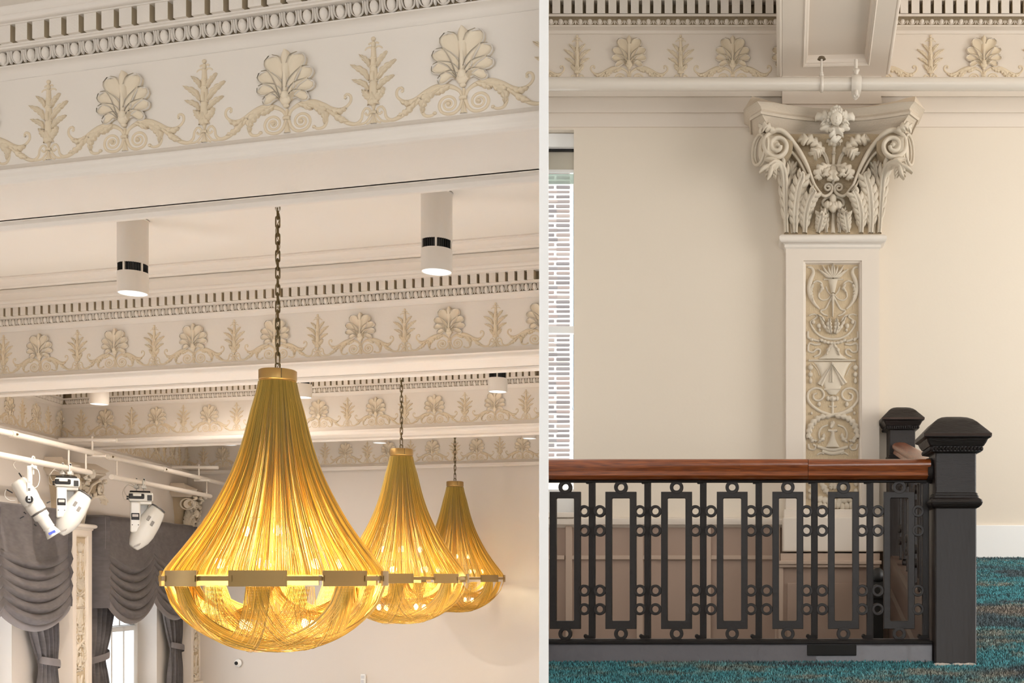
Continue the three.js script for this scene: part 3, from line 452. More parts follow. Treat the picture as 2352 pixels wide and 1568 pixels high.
{
  // carpet pile: loop tufts on the part of the floor that is seen
  const o = scene.getObjectByName('floor_gallery'), R = rng(91), spots = [], push = (x0, x1, d0, d1, n) => { for (let i = 0; i < n; i++) { const x = lerp(x0, x1, R()), d = lerp(d0, d1, R()); if (x > PLx(d) + 0.02) spots.push([x, d]); } };
  push(-0.82, 0.95, 4.55, 5.0, 34000); push(0.95, 2.3, 4.55, 5.0, 24000); push(1.0, 2.3, 5.0, 8.1, 100000);
  const g = new THREE.ConeGeometry(0.0036, 0.013, 4, 1); g.translate(0, 0.0055, 0); const m = new THREE.InstancedMesh(g, std(0xffffff, 1), spots.length), M4 = new THREE.Matrix4(), q = new THREE.Quaternion(), e = new THREE.Euler(), c = new THREE.Color();
  spots.forEach(([x, d], i) => { e.set((R() - 0.5) * 1.1, R() * 6, (R() - 0.5) * 1.1); const k = 0.7 + 0.7 * R(); M4.compose(vec(x, EYE + floorH(d) - 0.001, -d), q.setFromEuler(e), vec(k, k * (0.7 + 0.5 * R()), k)); m.setMatrixAt(i, M4); const p = carpetColor(x, -d, R()); c.setRGB(clamp(p[0], 0, 1), clamp(p[1], 0, 1), clamp(p[2], 0, 1), THREE.SRGBColorSpace); m.setColorAt(i, c); });
  m.name = 'carpet_pile'; m.userData.kind = 'stuff'; m.castShadow = m.receiveShadow = true; o.add(m);
}
// ------------------------------------------------------------------ chandeliers: curtains of fine gilt chain on a bronze hoop
function strandsGeo(paths, r, seed, segs = 22, sides = 3) {      // many thin cords in one mesh
  const R = rng(seed), pos = [], nor = [], col = [], idx = [], t = vec(0, 0, 0), a = vec(0, 0, 0), b = vec(0, 0, 0), p = vec(0, 0, 0), p2 = vec(0, 0, 0);
  for (const fn of paths) {
    const base = pos.length / 3, tone = 0.5 + 0.8 * R(), rr = 1.1 * r * (0.8 + 0.5 * R());
    for (let i = 0; i <= segs; i++) {
      const v = i / segs; fn(v, p); fn(Math.min(1, v + 0.01), p2); t.subVectors(p2, p); if (t.lengthSq() < 1e-14) { fn(v - 0.01, p2); t.subVectors(p, p2); } t.normalize(); a.set(-p.z, 0, p.x).addScaledVector(t, p.z * t.x - p.x * t.z); if (a.lengthSq() < 1e-8) a.set(1, 0, 0); a.normalize(); b.crossVectors(t, a);
      for (let k = 0; k < sides; k++) { const w = k / sides * Math.PI * 2 + 0.5, nx = a.x * Math.cos(w) + b.x * Math.sin(w), ny = a.y * Math.cos(w) + b.y * Math.sin(w), nz = a.z * Math.cos(w) + b.z * Math.sin(w); pos.push(p.x + nx * rr, p.y + ny * rr, p.z + nz * rr); nor.push(nx, ny, nz); const g = tone * (0.9 + 0.2 * R()); col.push(g, g * (0.97 + 0.03 * R()), g * 0.95); }
    }
    for (let i = 0; i < segs; i++) for (let k = 0; k < sides; k++) { const k2 = (k + 1) % sides, A = base + i * sides + k, B = base + i * sides + k2, C = A + sides, D = B + sides; idx.push(A, B, D, A, D, C); }
  }
  const g = new THREE.BufferGeometry(); g.setAttribute('position', new THREE.Float32BufferAttribute(pos, 3)); g.setAttribute('normal', new THREE.Float32BufferAttribute(nor, 3)); g.setAttribute('color', new THREE.Float32BufferAttribute(col, 3)); g.setAttribute('uv', new THREE.Float32BufferAttribute(new Float32Array(pos.length / 3 * 2), 2)); g.setIndex(idx); return g;
}
// unit chandelier: hoop radius RH at y = 0, cap above, bowl below (metres)
const CU = 6.17 / F, RH = 236 * CU, CAPY = 452 * CU;
const upperProf = new THREE.CatmullRomCurve3([[41, 450], [46, 425], [57, 385], [70, 330], [86, 275], [104, 228], [128, 178], [160, 122], [198, 68], [232, 22], [238, 8]].map(([r, y]) => vec(r * CU, y * CU, 0)), false, 'centripetal');
function chandelierParts() {
  const R = rng(77), out = {}, up = [], N = 900, tmp = vec(0, 0, 0);
  const groups = Array.from({ length: 96 }, () => (R() - 0.5) * 0.09);
  for (let i = 0; i < N; i++) { const u = i / N, a = u * Math.PI * 2, gI = groups[Math.floor(u * 96)], j = (R() - 0.5) * 0.02, jr = 1 - 0.035 * R(), bow = (R() - 0.5) * 0.02; up.push((v, p) => { upperProf.getPoint(v, tmp); const aa = a + (gI * 0.5 + j) * Math.sin(Math.PI * v) , r = tmp.x * lerp(1, jr, Math.sin(Math.PI * Math.min(1, v * 1.1))) * (1 - bow * Math.sin(Math.PI * v)); p.set(Math.sin(aa) * r, tmp.y, Math.cos(aa) * r); }); }
  out.upper = strandsGeo(up, 0.00165, 5, 20);
  // sparser inner layer
  const inner = []; for (let i = 0; i < 220; i++) { const a = R() * Math.PI * 2, k = 0.82 + 0.12 * R(); inner.push((v, p) => { upperProf.getPoint(v * 0.985, tmp); const r = tmp.x * lerp(1, k, sstep(0, 0.3, v)); p.set(Math.sin(a) * r, tmp.y, Math.cos(a) * r); }); }
  out.inner = strandsGeo(inner, 0.0015, 6, 16);
  // ribbons of chain slung below the hoop, from plate to plate across the bowl
  const D = 152 * CU, PH = Math.PI / 4, A0 = 12 * Math.PI / 180; out.ribbons = [];
  const rib = (i, j, n, spread, sag, seed, rk = 1) => { const L = [], r2 = rng(seed); for (let k = 0; k < n; k++) { const f = (k + 0.5) / n - 0.5, a = A0 + i * PH + f * spread, b = A0 + j * PH - f * spread, lift = 1 - 0.03 * r2() - 0.10 * f, jj = (r2() - 0.5) * 0.006; L.push((v, p) => { const s = Math.sin(Math.PI * v), x = lerp(Math.sin(a), Math.sin(b), v), z = lerp(Math.cos(a), Math.cos(b), v), q = Math.min(0.999, Math.hypot(x, z)), tw = 1 + 0.16 * f * s; p.set(x * RH * tw * rk + jj * s, -14 * CU - D * sag * Math.pow(1 - Math.pow(q, 2.2), 0.62) * lift, z * RH * tw * rk); }); } return strandsGeo(L, 0.0019, seed, 26); };
  for (let i = 0; i < 8; i++) out.ribbons.push(rib(i, i + 3, 26, 0.21, 1.0, 30 + i, 1));
  for (let i = 0; i < 8; i++) out.ribbons.push(rib(i + 0.16, i + 2.1, 14, 0.11, 0.72, 60 + i, 0.94));
  for (let i = 0; i < 8; i++) out.ribbons.push(rib(i + 0.5, i + 3.45, 14, 0.2, 0.97, 90 + i, 0.975));
  return out;
}
const CP = chandelierParts();
const LINK = (() => { const c = [], hw = 4.2 * CU, hl = 9.5 * CU; for (let i = 0; i < 16; i++) { const a = i / 16 * Math.PI * 2; c.push(vec(Math.cos(a) * hw, Math.sin(a) * hw + Math.sign(Math.sin(a)) * hl, 0)); } return new THREE.TubeGeometry(new THREE.CatmullRomCurve3(c, true, 'centripetal'), 28, 1.65 * CU, 6, true); })();
const BULB = lathe([[0, 0.052], [0.008, 0.050], [0.016, 0.040], [0.019, 0.028], [0.016, 0.014], [0.009, 0.0], [0, 0.0]], 12);
function chandelier(px, d, label, dim = 1) {
  const k = d / 6.17, pos = at(px, CY, d), o = thing('chandelier', label, 'chandelier', null, pos), sc = 1;
  const cap = part('cap', lathe([[0, 478], [38, 478], [41.5, 476], [41.5, 456], [40, 453], [0, 453]].map(([r, y]) => [r * CU, y * CU]), 40), M.brass, o);
  part('cap_seam', bx(0.003, 22 * CU, 0.003, 22 * CU, 466 * CU, 35.4 * CU), M.chain, cap);
  const chain = sub('chain', o), top = EYE + HC - pos.y; let n = 0;
  const loop = part('link', LINK, M.chain, chain); loop.position.y = 486 * CU; loop.scale.set(1.15, 0.62, 1);
  for (let y = 500 * CU; y < top - 0.01; y += 19.5 * CU) { const m = part('link', LINK, M.chain, chain); m.position.y = y + 6 * CU; m.rotation.y = (n++ % 2) * Math.PI / 2 + 0.12; }
  const cp = []; for (let i = 0; i <= 40; i++) cp.push(vec(Math.sin(i * 0.9) * 4.5 * CU, lerp(482 * CU, top, i / 40), Math.cos(i * 0.9) * 4.5 * CU)); part('flex', tube(cp, 0.0022, 120, 5), std(hex('#8a7a58'), 0.5), o);
  part('ceiling_hook', cyl(0.008, 0.012, 0.03, 0, top - 0.015, 0), M.whiteMetal, o);
  const u = part('chain_curtain', CP.upper, M.gold, o); u.userData.kind = 'stuff'; const iu = part('inner_curtain', CP.inner, M.gold, o); iu.userData.kind = 'stuff';
  const hoop = sub('hoop', o);
  const ring = (r0, r1, y0, y1, a0, a1, n) => { const P = []; const g = grid([[r1, y0], [r1, y1], [r0, y1], [r0, y0], [r1, y0]], lin(n), (p, v) => { const a = lerp(a0, a1, v); return [Math.sin(a) * p[0] * CU, p[1] * CU, Math.cos(a) * p[0] * CU]; }); return toCreasedNormals(g, 0.5); };
  part('hoop_band', ring(238, 240, -5, 5, 0, Math.PI * 2, 72), M.bronze, hoop);
  for (let i = 0; i < 8; i++) { const a = (12 + 45 * i) * Math.PI / 180, w = 13.6 * Math.PI / 180; part('hoop_plate', merge([ring(240, 244, -17, 17, a - w, a + w, 8), ...[-1, 1].map((s) => { const g = bx(0.004, 34 * CU, 0.010, 0, 0, 242 * CU); g.rotateY(a + s * w); return g; }), ...[-1, 1].map((s) => { const g = bx(5 * CU, 13 * CU, 0.004, 0, 0, 245 * CU); g.rotateY(a + s * w * 0.92); return g; })]), M.bronze, hoop); }
  CP.ribbons.forEach((g) => { const m = part('chain_swag', g, M.goldSwag, o); m.userData.kind = 'stuff'; });
  // stem, arms, lampholders and bulbs
  part('stem', cyl(0.012, 0.012, 560 * CU, 0, 190 * CU, 0, 10), M.bronze, o);
  const bulb = (a, r, y, pw) => { const x = Math.sin(a) * r * CU, z = Math.cos(a) * r * CU, Y = y * CU, h = part('lampholder', merge([cyl(0.009, 0.009, 0.05, x, Y + 0.028, z, 8), rod(vec(0, Y + 0.05, 0), vec(x, Y + 0.05, z), 0.004, 6)]), M.bronze, o), b = part('bulb', BULB, M.bulb, o); b.rotation.x = Math.PI; b.position.set(x, Y + 0.006, z); const L = new THREE.PointLight(hex('#fff0cc'), pw * dim * 2.3, 0, 2); L.position.set(x, Y - 0.018, z); L.castShadow = true; o.add(L); };
  for (let i = 0; i < 4; i++) bulb(0.35 + i * Math.PI * 0.5, 66, 116, 0.30);
  for (let i = 0; i < 7; i++) bulb(0.1 + i * Math.PI * 2 / 7, 132, 42, 0.31);
  for (let i = 0; i < 4; i++) bulb(-0.3 + i * Math.PI * 0.5, 96, -98, 0.16);
  o.scale.setScalar(k === 1 ? 1 : 1); return o;
}
chandelier(638, 6.17, 'nearest and largest gold chain chandelier, hanging low before the beams');
chandelier(922, 9.93, 'middle gold chain chandelier, partly hidden behind the nearest one', 0.85);
chandelier(1045, 13.25, 'farthest and smallest gold chain chandelier, by the plain back wall', 0.38);
// ------------------------------------------------------------------ ballroom: downlights, pipes, stage lights, curtains, small fittings
function downlight(px, top, d, label, turn = 0.2, cd = 600, cone = 0.22) {          // stands at its ceiling plate
  const y0 = EYE + HC, o = thing('ceiling_downlight', label, 'ceiling light', 'white cylinder downlights', vec(xOf(px, d), y0, -d), turn), r = 0.078;
  part('ceiling_plate', lathe([[0, 0], [r + 0.005, 0], [r + 0.005, -0.008], [0, -0.008]], 32), M.lampWhite, o);
  part('upper_housing', lathe([[r, -0.006], [r, -0.245], [r - 0.006, -0.246]], 40), M.lampWhite, o);
  const v = part('vent_band', lathe([[r - 0.010, -0.243], [r - 0.010, -0.292]], 40), M.black, o); const fin = []; for (let i = 0; i < 40; i++) { const a = i / 40 * Math.PI * 2, g = bx(0.003, 0.047, 0.008, 0, -0.268, r - 0.007); g.rotateY(a); fin.push(g); } part('vent_fins', merge(fin), M.black, v);
  for (let i = 0; i < 5; i++) { const a = i / 5 * Math.PI * 2 - 0.35, g = rbox(0.010, 0.052, 0.012, 0.002, 0, -0.268, r - 0.006, 1); g.rotateY(a); part('vent_strut', g, M.lampWhite, o); }
  part('lower_housing', lathe([[r - 0.006, -0.290], [r, -0.291], [r, -0.402], [r - 0.003, -0.404], [r - 0.006, -0.402]], 40), M.lampWhite, o);
  part('lamp_reflector', lathe([[r - 0.006, -0.402], [r - 0.022, -0.375], [r - 0.036, -0.34], [0, -0.335]], 32), M.reflector, o);
  const s = new THREE.SpotLight(hex('#dde7ff'), cd, 0, cone, 0.6, 2); s.position.set(0, -0.41, 0); s.target.position.set(0, -3, 0); s.castShadow = true; o.add(s); o.add(s.target);
}
const dTop = (y) => HC * F / (CY - y);
downlight(305, 505, 6.42, 'white cylinder downlight hanging left of the nearest chandelier chain');
downlight(1003, 443, 5.97, 'white cylinder downlight hanging right of the nearest chandelier chain, close to the partition', 0.55);
downlight(228, 0, 10.5, 'white downlight before the shell frieze near the left corner, cut off by the beam', 0.1, 400, 0.18);
downlight(695, 0, 10.11, 'white downlight half hidden behind the brass cap of the nearest chandelier', 0.4, 420, 0.22);
downlight(1143, 0, 9.8, 'white downlight under the second beam, right of the middle chandelier chain', 0.5, 420, 0.22);
downlight(527, 0, 13.71, 'white downlight whose glowing rim peeps below the third beam, left of the nearest chandelier', 0.2, 25, 0.16);
downlight(872, 0, 13.5, 'white downlight whose glowing rim peeps below the third beam, left of the middle chain', 0.2, 25, 0.16);
downlight(1216, 0, 13.07, 'white downlight whose glowing rim peeps below the third beam, farthest right', 0.2, 25, 0.16);

// wide-beam fill lights added to brighten the window wall, unseen behind the beams
for (const [x, d, cd] of [[-4.8, 8.9, 17], [-4.8, 10.0, 17], [-5.4, 13.0, 5]]) {
  const o = sub('added_fill_light', scene.getObjectByName('ceiling')); o.position.set(x, EYE + HC, -d); part('fill_light_ring', lathe([[0.05, -0.002], [0.075, -0.004], [0.08, 0], [0.05, 0]], 32), M.lampWhite, o); part('fill_light_lens', lathe([[0, -0.003], [0.05, -0.003]], 24), M.reflector, o);
  const s = new THREE.SpotLight(hex('#fff4ea'), cd, 0, 1.35, 0.5, 2); s.position.set(0, -0.012, 0); s.target.position.set(0, -3, 0); s.castShadow = true; o.add(s); o.add(s.target);
}

// pipes along the window wall; p = distance off the wall
const wallPt = (s, h, p) => { const d = s / Math.hypot(1, WK); return vec(wallX(d) + p * 0.9956, EYE + h, -d - p * 0.0936); };
const pipeP = 0.60, pipeS = (px) => wallSpx(px, pipeP);
{
  const o = thing('lighting_pipe', 'long white pipe hung under the beams along the window wall, uppermost', 'pipe'), R = 0.026, h = 1.18, a = wallPt(wallS(7), h, pipeP), b = wallPt(pipeS(516), h, pipeP);
  part('pipe_length', rod(a, b, R, 16), M.pipe, o); part('end_cap', rod(b, wallPt(pipeS(516) + 0.02, h, pipeP), R * 1.05, 16), M.pipe, o);
  for (const px of [21, 245, 370]) { const s = pipeS(px); part('coupling', rod(wallPt(s - 0.05, h, pipeP), wallPt(s + 0.05, h, pipeP), R * 1.18, 14), M.pipe, o); part('bolt', ball(...wallPt(s, h + 0.0, pipeP + R * 1.2).toArray(), 0.012, 0.010, 0.012), M.chain, o); }
  for (const px of [205, 452]) { const s = pipeS(px), p0 = wallPt(s, h, pipeP), p1 = wallPt(s, 1.335, pipeP); part('hanger_rod', rod(p0, p1, 0.010, 8), M.pipe, o); part('hanger_channel', (() => { const q0 = wallPt(s, 1.30, pipeP - 0.30), q1 = wallPt(s, 1.30, pipeP + 0.22); return merge([rod(q0, q1, 0.022, 4), rod(wallPt(s, 1.15, pipeP - 0.05), wallPt(s, 1.15, pipeP + 0.12), 0.016, 4)]); })(), M.pipe, o); }
}
function lowPipe(px0, px1, label) { const o = thing('lighting_pipe', label, 'pipe'), h = 0.99, a = wallPt(px0 < 0 ? wallS(7.5) : pipeS(px0), h, pipeP), b = wallPt(pipeS(px1), h, pipeP); part('pipe_length', rod(a, b, 0.026, 16), M.pipe, o); part('end_cap', (() => { const g = new THREE.SphereGeometry(0.0262, 14, 8); g.translate(b.x, b.y, b.z); return g; })(), M.pipe, o); for (const px of [px0 < 0 ? 150 : 262, px1 - 8]) { const s = pipeS(Math.max(px, 5)); part('pipe_strut', rod(wallPt(s, h + 0.02, pipeP), wallPt(s, 1.175, pipeP), 0.009, 8), M.pipe, o); } return h; }
lowPipe(-10, 198, 'white lighting pipe at far left carrying the profile spotlight and a moving head');
lowPipe(250, 478, 'white lighting pipe right of the first carved capital, carrying one moving head');

// clamp that hooks a fixture over a pipe of radius .026 (origin at the pipe centre, hanging down)
const clampGeo = () => merge([tube([vec(0.034, -0.04, 0), vec(0.036, 0.01, 0), vec(0.018, 0.038, 0), vec(-0.018, 0.038, 0), vec(-0.036, 0.01, 0), vec(-0.034, -0.04, 0)], 0.008, 16, 6), rbox(0.085, 0.03, 0.04, 0.006, 0, -0.048, 0), cyl(0.008, 0.008, 0.06, 0, -0.08, 0, 8)]);
function facing(px, y, d) { return Math.atan2(at(px, y, d).x, at(px, y, d).z) + Math.PI; }
function movingHead(px, label) {
  const s = pipeS(px), p0 = wallPt(s, 0.99, pipeP), o = thing('moving_head_light', label, 'stage light', null, p0, Math.atan2(-p0.x, -p0.z)), d = -p0.z, u = d / F; o.scale.x = 0.88;     // u: metres per pixel of the photo
  for (const x of [-10, 7]) { const c = part('pipe_clamp', clampGeo(), M.whiteMetal, o); c.position.set(x * u, 0, 0); c.rotation.y = Math.PI / 2 * 0.85; part('clamp_bolt', ball(x * u, 0.03, 0.03, 0.009, 0.009, 0.009, 8, 6), M.black, o); }
  const base = part('base', rbox(57 * u, 20 * u, 46 * u, 4 * u, 0, -34 * u, 0, 3), M.whiteMetal, o); part('base_top', rbox(48 * u, 6 * u, 36 * u, 2 * u, -2 * u, -23 * u, 0), M.blackMatte, base); part('handle', rbox(36 * u, 12 * u, 8 * u, 3 * u, -10 * u, -33 * u, 22 * u), M.black, base); part('handle_grip', rbox(20 * u, 6 * u, 6 * u, 2 * u, -9 * u, -30 * u, 26 * u), M.whiteMetal, base); part('display', rbox(11 * u, 13 * u, 3 * u, 1 * u, 20 * u, -36 * u, 22.5 * u), std(hex('#2a2928'), 0.3), base);
  for (const [x, z] of [[-26, 0], [-26, 5]]) part('power_plug', rod(vec(x * u, (-34 - z) * u, 14 * u), vec((x - 7) * u, (-34 - z) * u, 16 * u), 2 * u, 8), M.black, base);
  const yoke = part('yoke', merge([rbox(50 * u, 8 * u, 34 * u, 3 * u, 0, -47 * u, 0), rbox(24 * u, 70 * u, 12 * u, 4 * u, -13 * u, -80 * u, 15 * u, 3), rbox(24 * u, 66 * u, 12 * u, 4 * u, 6 * u, -78 * u, -20 * u, 3)]), M.whiteMetal, o);
  part('display', rbox(19 * u, 16 * u, 3 * u, 1.5 * u, -13 * u, -79 * u, 20.5 * u), M.black, yoke); part('display_glass', rbox(14 * u, 6 * u, 1.5 * u, 0.5 * u, -13 * u, -77 * u, 22.2 * u), std(hex('#c3bdb8'), 0.3), yoke); for (const x of [-20, -6]) part('screw', ball(x * u, -98 * u, 21 * u, 1.2 * u, 1.2 * u, 0.8 * u, 6, 5), M.black, yoke);
  const A = vec(41 * u, -58 * u, -6 * u), B = vec(-18 * u, -150 * u, 2 * u), head = part('head', (() => { const g = latheAlong(A, B, [[0, 0], [0.01, 0.030], [0.02, 0.078], [0.05, 0.088], [0.16, 0.102], [0.36, 0.118], [0.60, 0.122], [0.76, 0.110], [0.90, 0.080], [0.985, 0.055], [1.0, 0.04], [1, 0]].map(([t, r]) => [t, r / 0.0044 * u * 0.98]), 20); return g; })(), M.whiteMetal, o);
  const ax = new THREE.Vector3().subVectors(B, A).normalize(); part('rear_ring', latheAlong(A.clone().addScaledVector(ax, -1.2 * u), A.clone().addScaledVector(ax, 1.5 * u), [[0, 15 * u], [0, 18.5 * u], [1, 18.8 * u], [1, 15 * u]]), std(hex('#5f5c59'), 0.4), head);
  const nrm = vec(0.4, 0.15, 0.9).normalize(); for (const [t, s2] of [[0.30, -6], [0.36, 7]]) { const c = A.clone().lerp(B, t).add(vec(s2 * u * 0.9, s2 * u * -0.5, 0)).addScaledVector(vec(0, 0, 1), 26.2 * u); const g = rbox(7 * u, 12 * u, 2 * u, 1 * u); g.rotateZ(-0.55); g.translate(c.x, c.y, c.z); part('vent', g, std(hex('#8a8680'), 0.6), head); }
  for (let i = 0; i < 5; i++) { const c = A.clone().lerp(B, 0.93).add(vec((i * 3.2 - 2) * u, (i * 1.2 - 4) * u, 17.5 * u)); const g = rbox(1.2 * u, 7 * u, 1.5 * u, 0.4 * u); g.rotateZ(-0.6); g.translate(c.x, c.y, c.z); part('vent_slot', g, std(hex('#9a958f'), 0.6), head); }
  part('cable', tube([vec(-10 * u, -14 * u, -8 * u), vec(-30 * u, -6 * u, -6 * u), vec(-42 * u, -22 * u, 0), vec(-38 * u, -40 * u, 6 * u), vec(-27 * u, -38 * u, 12 * u)], 0.8 * u, 24, 5), M.lampWhite, o); part('cable', tube([vec(-8 * u, -14 * u, -8 * u), vec(-26 * u, -2 * u, -4 * u), vec(-38 * u, -18 * u, 2 * u), vec(-34 * u, -30 * u, 8 * u), vec(-27 * u, -34 * u, 12 * u)], 0.8 * u, 24, 5), M.lampWhite, o);
}
movingHead(147, 'white moving head stage light hanging beside the profile spotlight, before the carved capital');
movingHead(318, 'white moving head stage light hanging alone over the middle window blind');
{
  const px = 68, s = pipeS(px), p0 = wallPt(s, 0.99, pipeP), o = thing('profile_spotlight', 'white profile spotlight with a long tilted barrel, on the pipe at far left', 'stage light', null, p0, Math.atan2(-p0.x, -p0.z)), u = -p0.z / F; o.scale.x = 0.88;
  const c = part('pipe_clamp', clampGeo(), M.whiteMetal, o); c.rotation.y = 1.2;
  part('yoke', merge([rbox(12 * u, 3 * u, 40 * u, 1 * u, -6 * u, -13 * u, 0), rbox(10 * u, 76 * u, 3 * u, 1 * u, -9 * u, -50 * u, 21 * u), rbox(10 * u, 76 * u, 3 * u, 1 * u, -7 * u, -50 * u, -21 * u)]), M.whiteMetal, o); part('data_label', rbox(6 * u, 30 * u, 0.6 * u, 0.2 * u, -8.5 * u, -34 * u, 23 * u), std(hex('#c9c8c6'), 0.5), o); part('yoke_mark', rbox(5 * u, 6 * u, 0.8 * u, 0.2 * u, -9 * u, -66 * u, 23 * u), std(hex('#6c6a67'), 0.5), o);
  const knob = part('tilt_knob', (() => { const g = cyl(9 * u, 9 * u, 6 * u, 0, 0, 0, 20); g.rotateX(Math.PI / 2); g.translate(-9 * u, -89 * u, 26 * u); return g; })(), M.black, o); part('knob_plate', rbox(6 * u, 13 * u, 1 * u, 0.4 * u, -9 * u, -87 * u, 29.5 * u), M.white, knob); part('knob_screw', ball(-9 * u, -89 * u, 30 * u, 2.6 * u, 2.6 * u, 1 * u, 8, 6), M.black, knob);
  const P = (x, y, z = 0) => vec((x - 68) * u, -(y - 1062) * u, z * u), A = P(33, 1106), B = P(118, 1236), L = A.distanceTo(B) / u, T = (k) => k / L, seg = (name, prof, m = M.whiteMetal, n = 24) => part(name, latheAlong(A, B, prof.map(([k, r]) => [T(k), r * u]), n), m, o);
  seg('lamp_house', [[0, 0], [0, 12], [2, 17], [8, 20], [42, 24], [64, 21], [66, 0]], M.whiteMetal, 8); seg('lens_housing', [[60, 20], [66, 21.5], [84, 20.5], [86, 18]], M.whiteMetal, 24); seg('shutter_ring', [[85, 18], [86, 19.5], [89, 19.5], [90, 18]], std(hex('#57534f'), 0.5)); seg('barrel', [[89, 18.5], [100, 19], [104, 14.5], [126, 13.8], [128, 15], [131, 13]], M.whiteMetal, 8); seg('gel_frame_holder', [[130, 12.5], [134, 14], [146, 17.5], [150, 18], [150, 15], [140, 12], [140, 0]], M.whiteMetal, 8);
  part('gel_tab', (() => { const g = rbox(17 * u, 6 * u, 1.5 * u, 0.5 * u); g.rotateZ(0.5); const c2 = P(110, 1225, 16); g.translate(c2.x, c2.y, c2.z); return g; })(), std(hex('#4a5cc0'), 0.5), o);
  for (const [x0, y0, x1, y1] of [[36, 1090, 42, 1099], [9, 1129, 22, 1136], [47, 1179, 52, 1183], [70, 1206, 75, 1210], [38, 1194, 47, 1189], [98, 1157, 106, 1153]]) part('shutter_handle', rod(P(x0, y0, 6), P(x1, y1, 4), 1.5 * u, 6), M.black, o);
  part('cable', tube([P(20, 1136, 4), P(8, 1130, 2), P(6, 1144, 0), P(14, 1152, 0), P(28, 1153, 4)], 0.7 * u, 20, 5), M.white, o); part('cable', tube([P(66, 1076, 8), P(78, 1082, 12), P(82, 1100, 12), P(78, 1118, 10), P(68, 1126, 10)], 0.8 * u, 20, 5), M.white, o); part('cable', tube([P(30, 1063, 0), P(24, 1070, -4), P(36, 1088, -6), P(52, 1100, -6)], 0.6 * u, 20, 5), M.lampWhite, o);
}
// festoon blinds: t along the window, folds sag between gathered seams
function festoon(s0, s1, scallops, top, peakTop, sagTop, peakHem, sagHem, p0, label, phase = 0) {
  const o = thing('festoon_blind', label, 'window blind', null, wallPt((s0 + s1) / 2, sagHem, p0), TW), cx = (s0 + s1) / 2, nF = 6, W = s1 - s0;
  const sc = (t) => { const f = (t * scallops + phase) % 1; return Math.pow(Math.max(0, 1 - Math.pow(2 * f - 1, 2)), 0.92); }, us = lin(96), hA = (t) => lerp(peakTop, sagTop, sc(t)), hB = (t) => lerp(peakHem, sagHem, sc(t));
  const loc = (t, h, p) => [t * W - W / 2, h - sagHem, p - p0];
  part('flat_panel', grid(us, lin(10), (t, v) => { const c = sc(t); return loc(t, lerp(hA(t) - 0.02, top, v), p0 + 0.03 + 0.03 * c * Math.pow(1 - v, 3) + 0.012 * Math.sin(t * 40) * Math.pow(1 - v, 2) * (1 - c)); }, (t, v) => [t * W, v * 0.5]), M.velvet, o);
  for (let k = 0; k < nF; k++) part('swag_fold', grid(us, lin(12), (t, v) => { const c = sc(t), a = lerp(hA(t), hB(t), k / nF), b = lerp(hA(t), hB(t), (k + 1) / nF), th = v * Math.PI * 1.15, bulge = lerp(0.012, 0.066, c) * (1 + 0.12 * Math.sin(k * 3 + t * 9)); return loc(t, lerp(a + 0.016, b - 0.018 * c, Math.pow(v, 0.85)), p0 + 0.028 + 0.006 * k + Math.sin(th) * bulge * (0.75 + 0.25 * v) - (v > 0.85 ? 0.02 * (v - 0.85) / 0.15 : 0)); }, (t, v) => [t * W, v * 0.2]), M.velvet, o);
  part('hem_band', grid(us, lin(8), (t, v) => { const c = sc(t), b = hB(t); return loc(t, lerp(b + 0.012, b - 0.055, v), p0 + 0.06 + Math.sin(v * 2.6) * lerp(0.012, 0.03, c) - 0.03 * v); }, (t, v) => [t * W, v * 0.1]), M.velvetBand, o);
  for (let k = 0; k <= scallops; k++) { const t = clamp((k - phase) / scallops, 0, 1); part('gather_seam', strand([[t * W - W / 2, top - sagHem, 0.03], [t * W - W / 2, (top + peakTop) / 2 - sagHem, 0.034], [t * W - W / 2, peakTop - sagHem, 0.03]], 0.004, { n: 6, m: 3 }), M.velvetBand, o); }
  for (const sgn of [-1, 1]) part('return_panel', grid(lin(14), lin(6), (h, v) => { const y = lerp(sgn < 0 ? (peakHem + sagHem) / 2 + 0.02 : peakHem, top, h); return [sgn * W / 2, y - sagHem, -v * (p0 + 0.05) + 0.075 + 0.012 * Math.sin(h * 40) * (h < 0.6 ? 1 : 0)]; }, (a, b) => [b * 0.3, a]), M.velvet, o);
  part('pelmet_board', bx(W, 0.02, p0, 0, top - sagHem + 0.004, -p0 / 2 + 0.02), M.velvetBand, o);
  return o;
}
const bp = 0.26, bs = (px) => wallSpx(px, bp), bh = (py, px) => { const d = bs(px) / Math.hypot(1, WK); return hOf(py, d); };
festoon(bs(232), bs(437), 2, bh(1185, 232), bh(1266, 345), bh(1298, 285), bh(1371, 345), bh(1423, 270), bp, 'grey velvet festoon blind with two scallops, between the two carved pilasters', 0.0);
festoon(bs(144) - 2.4, bs(144), 2, bh(1163, 60), bh(1262, 144), bh(1283, 60), bh(1392, 144), bh(1438, 50), bp, 'grey velvet festoon blind cut off by the left edge, behind the profile spotlight', 0.0);
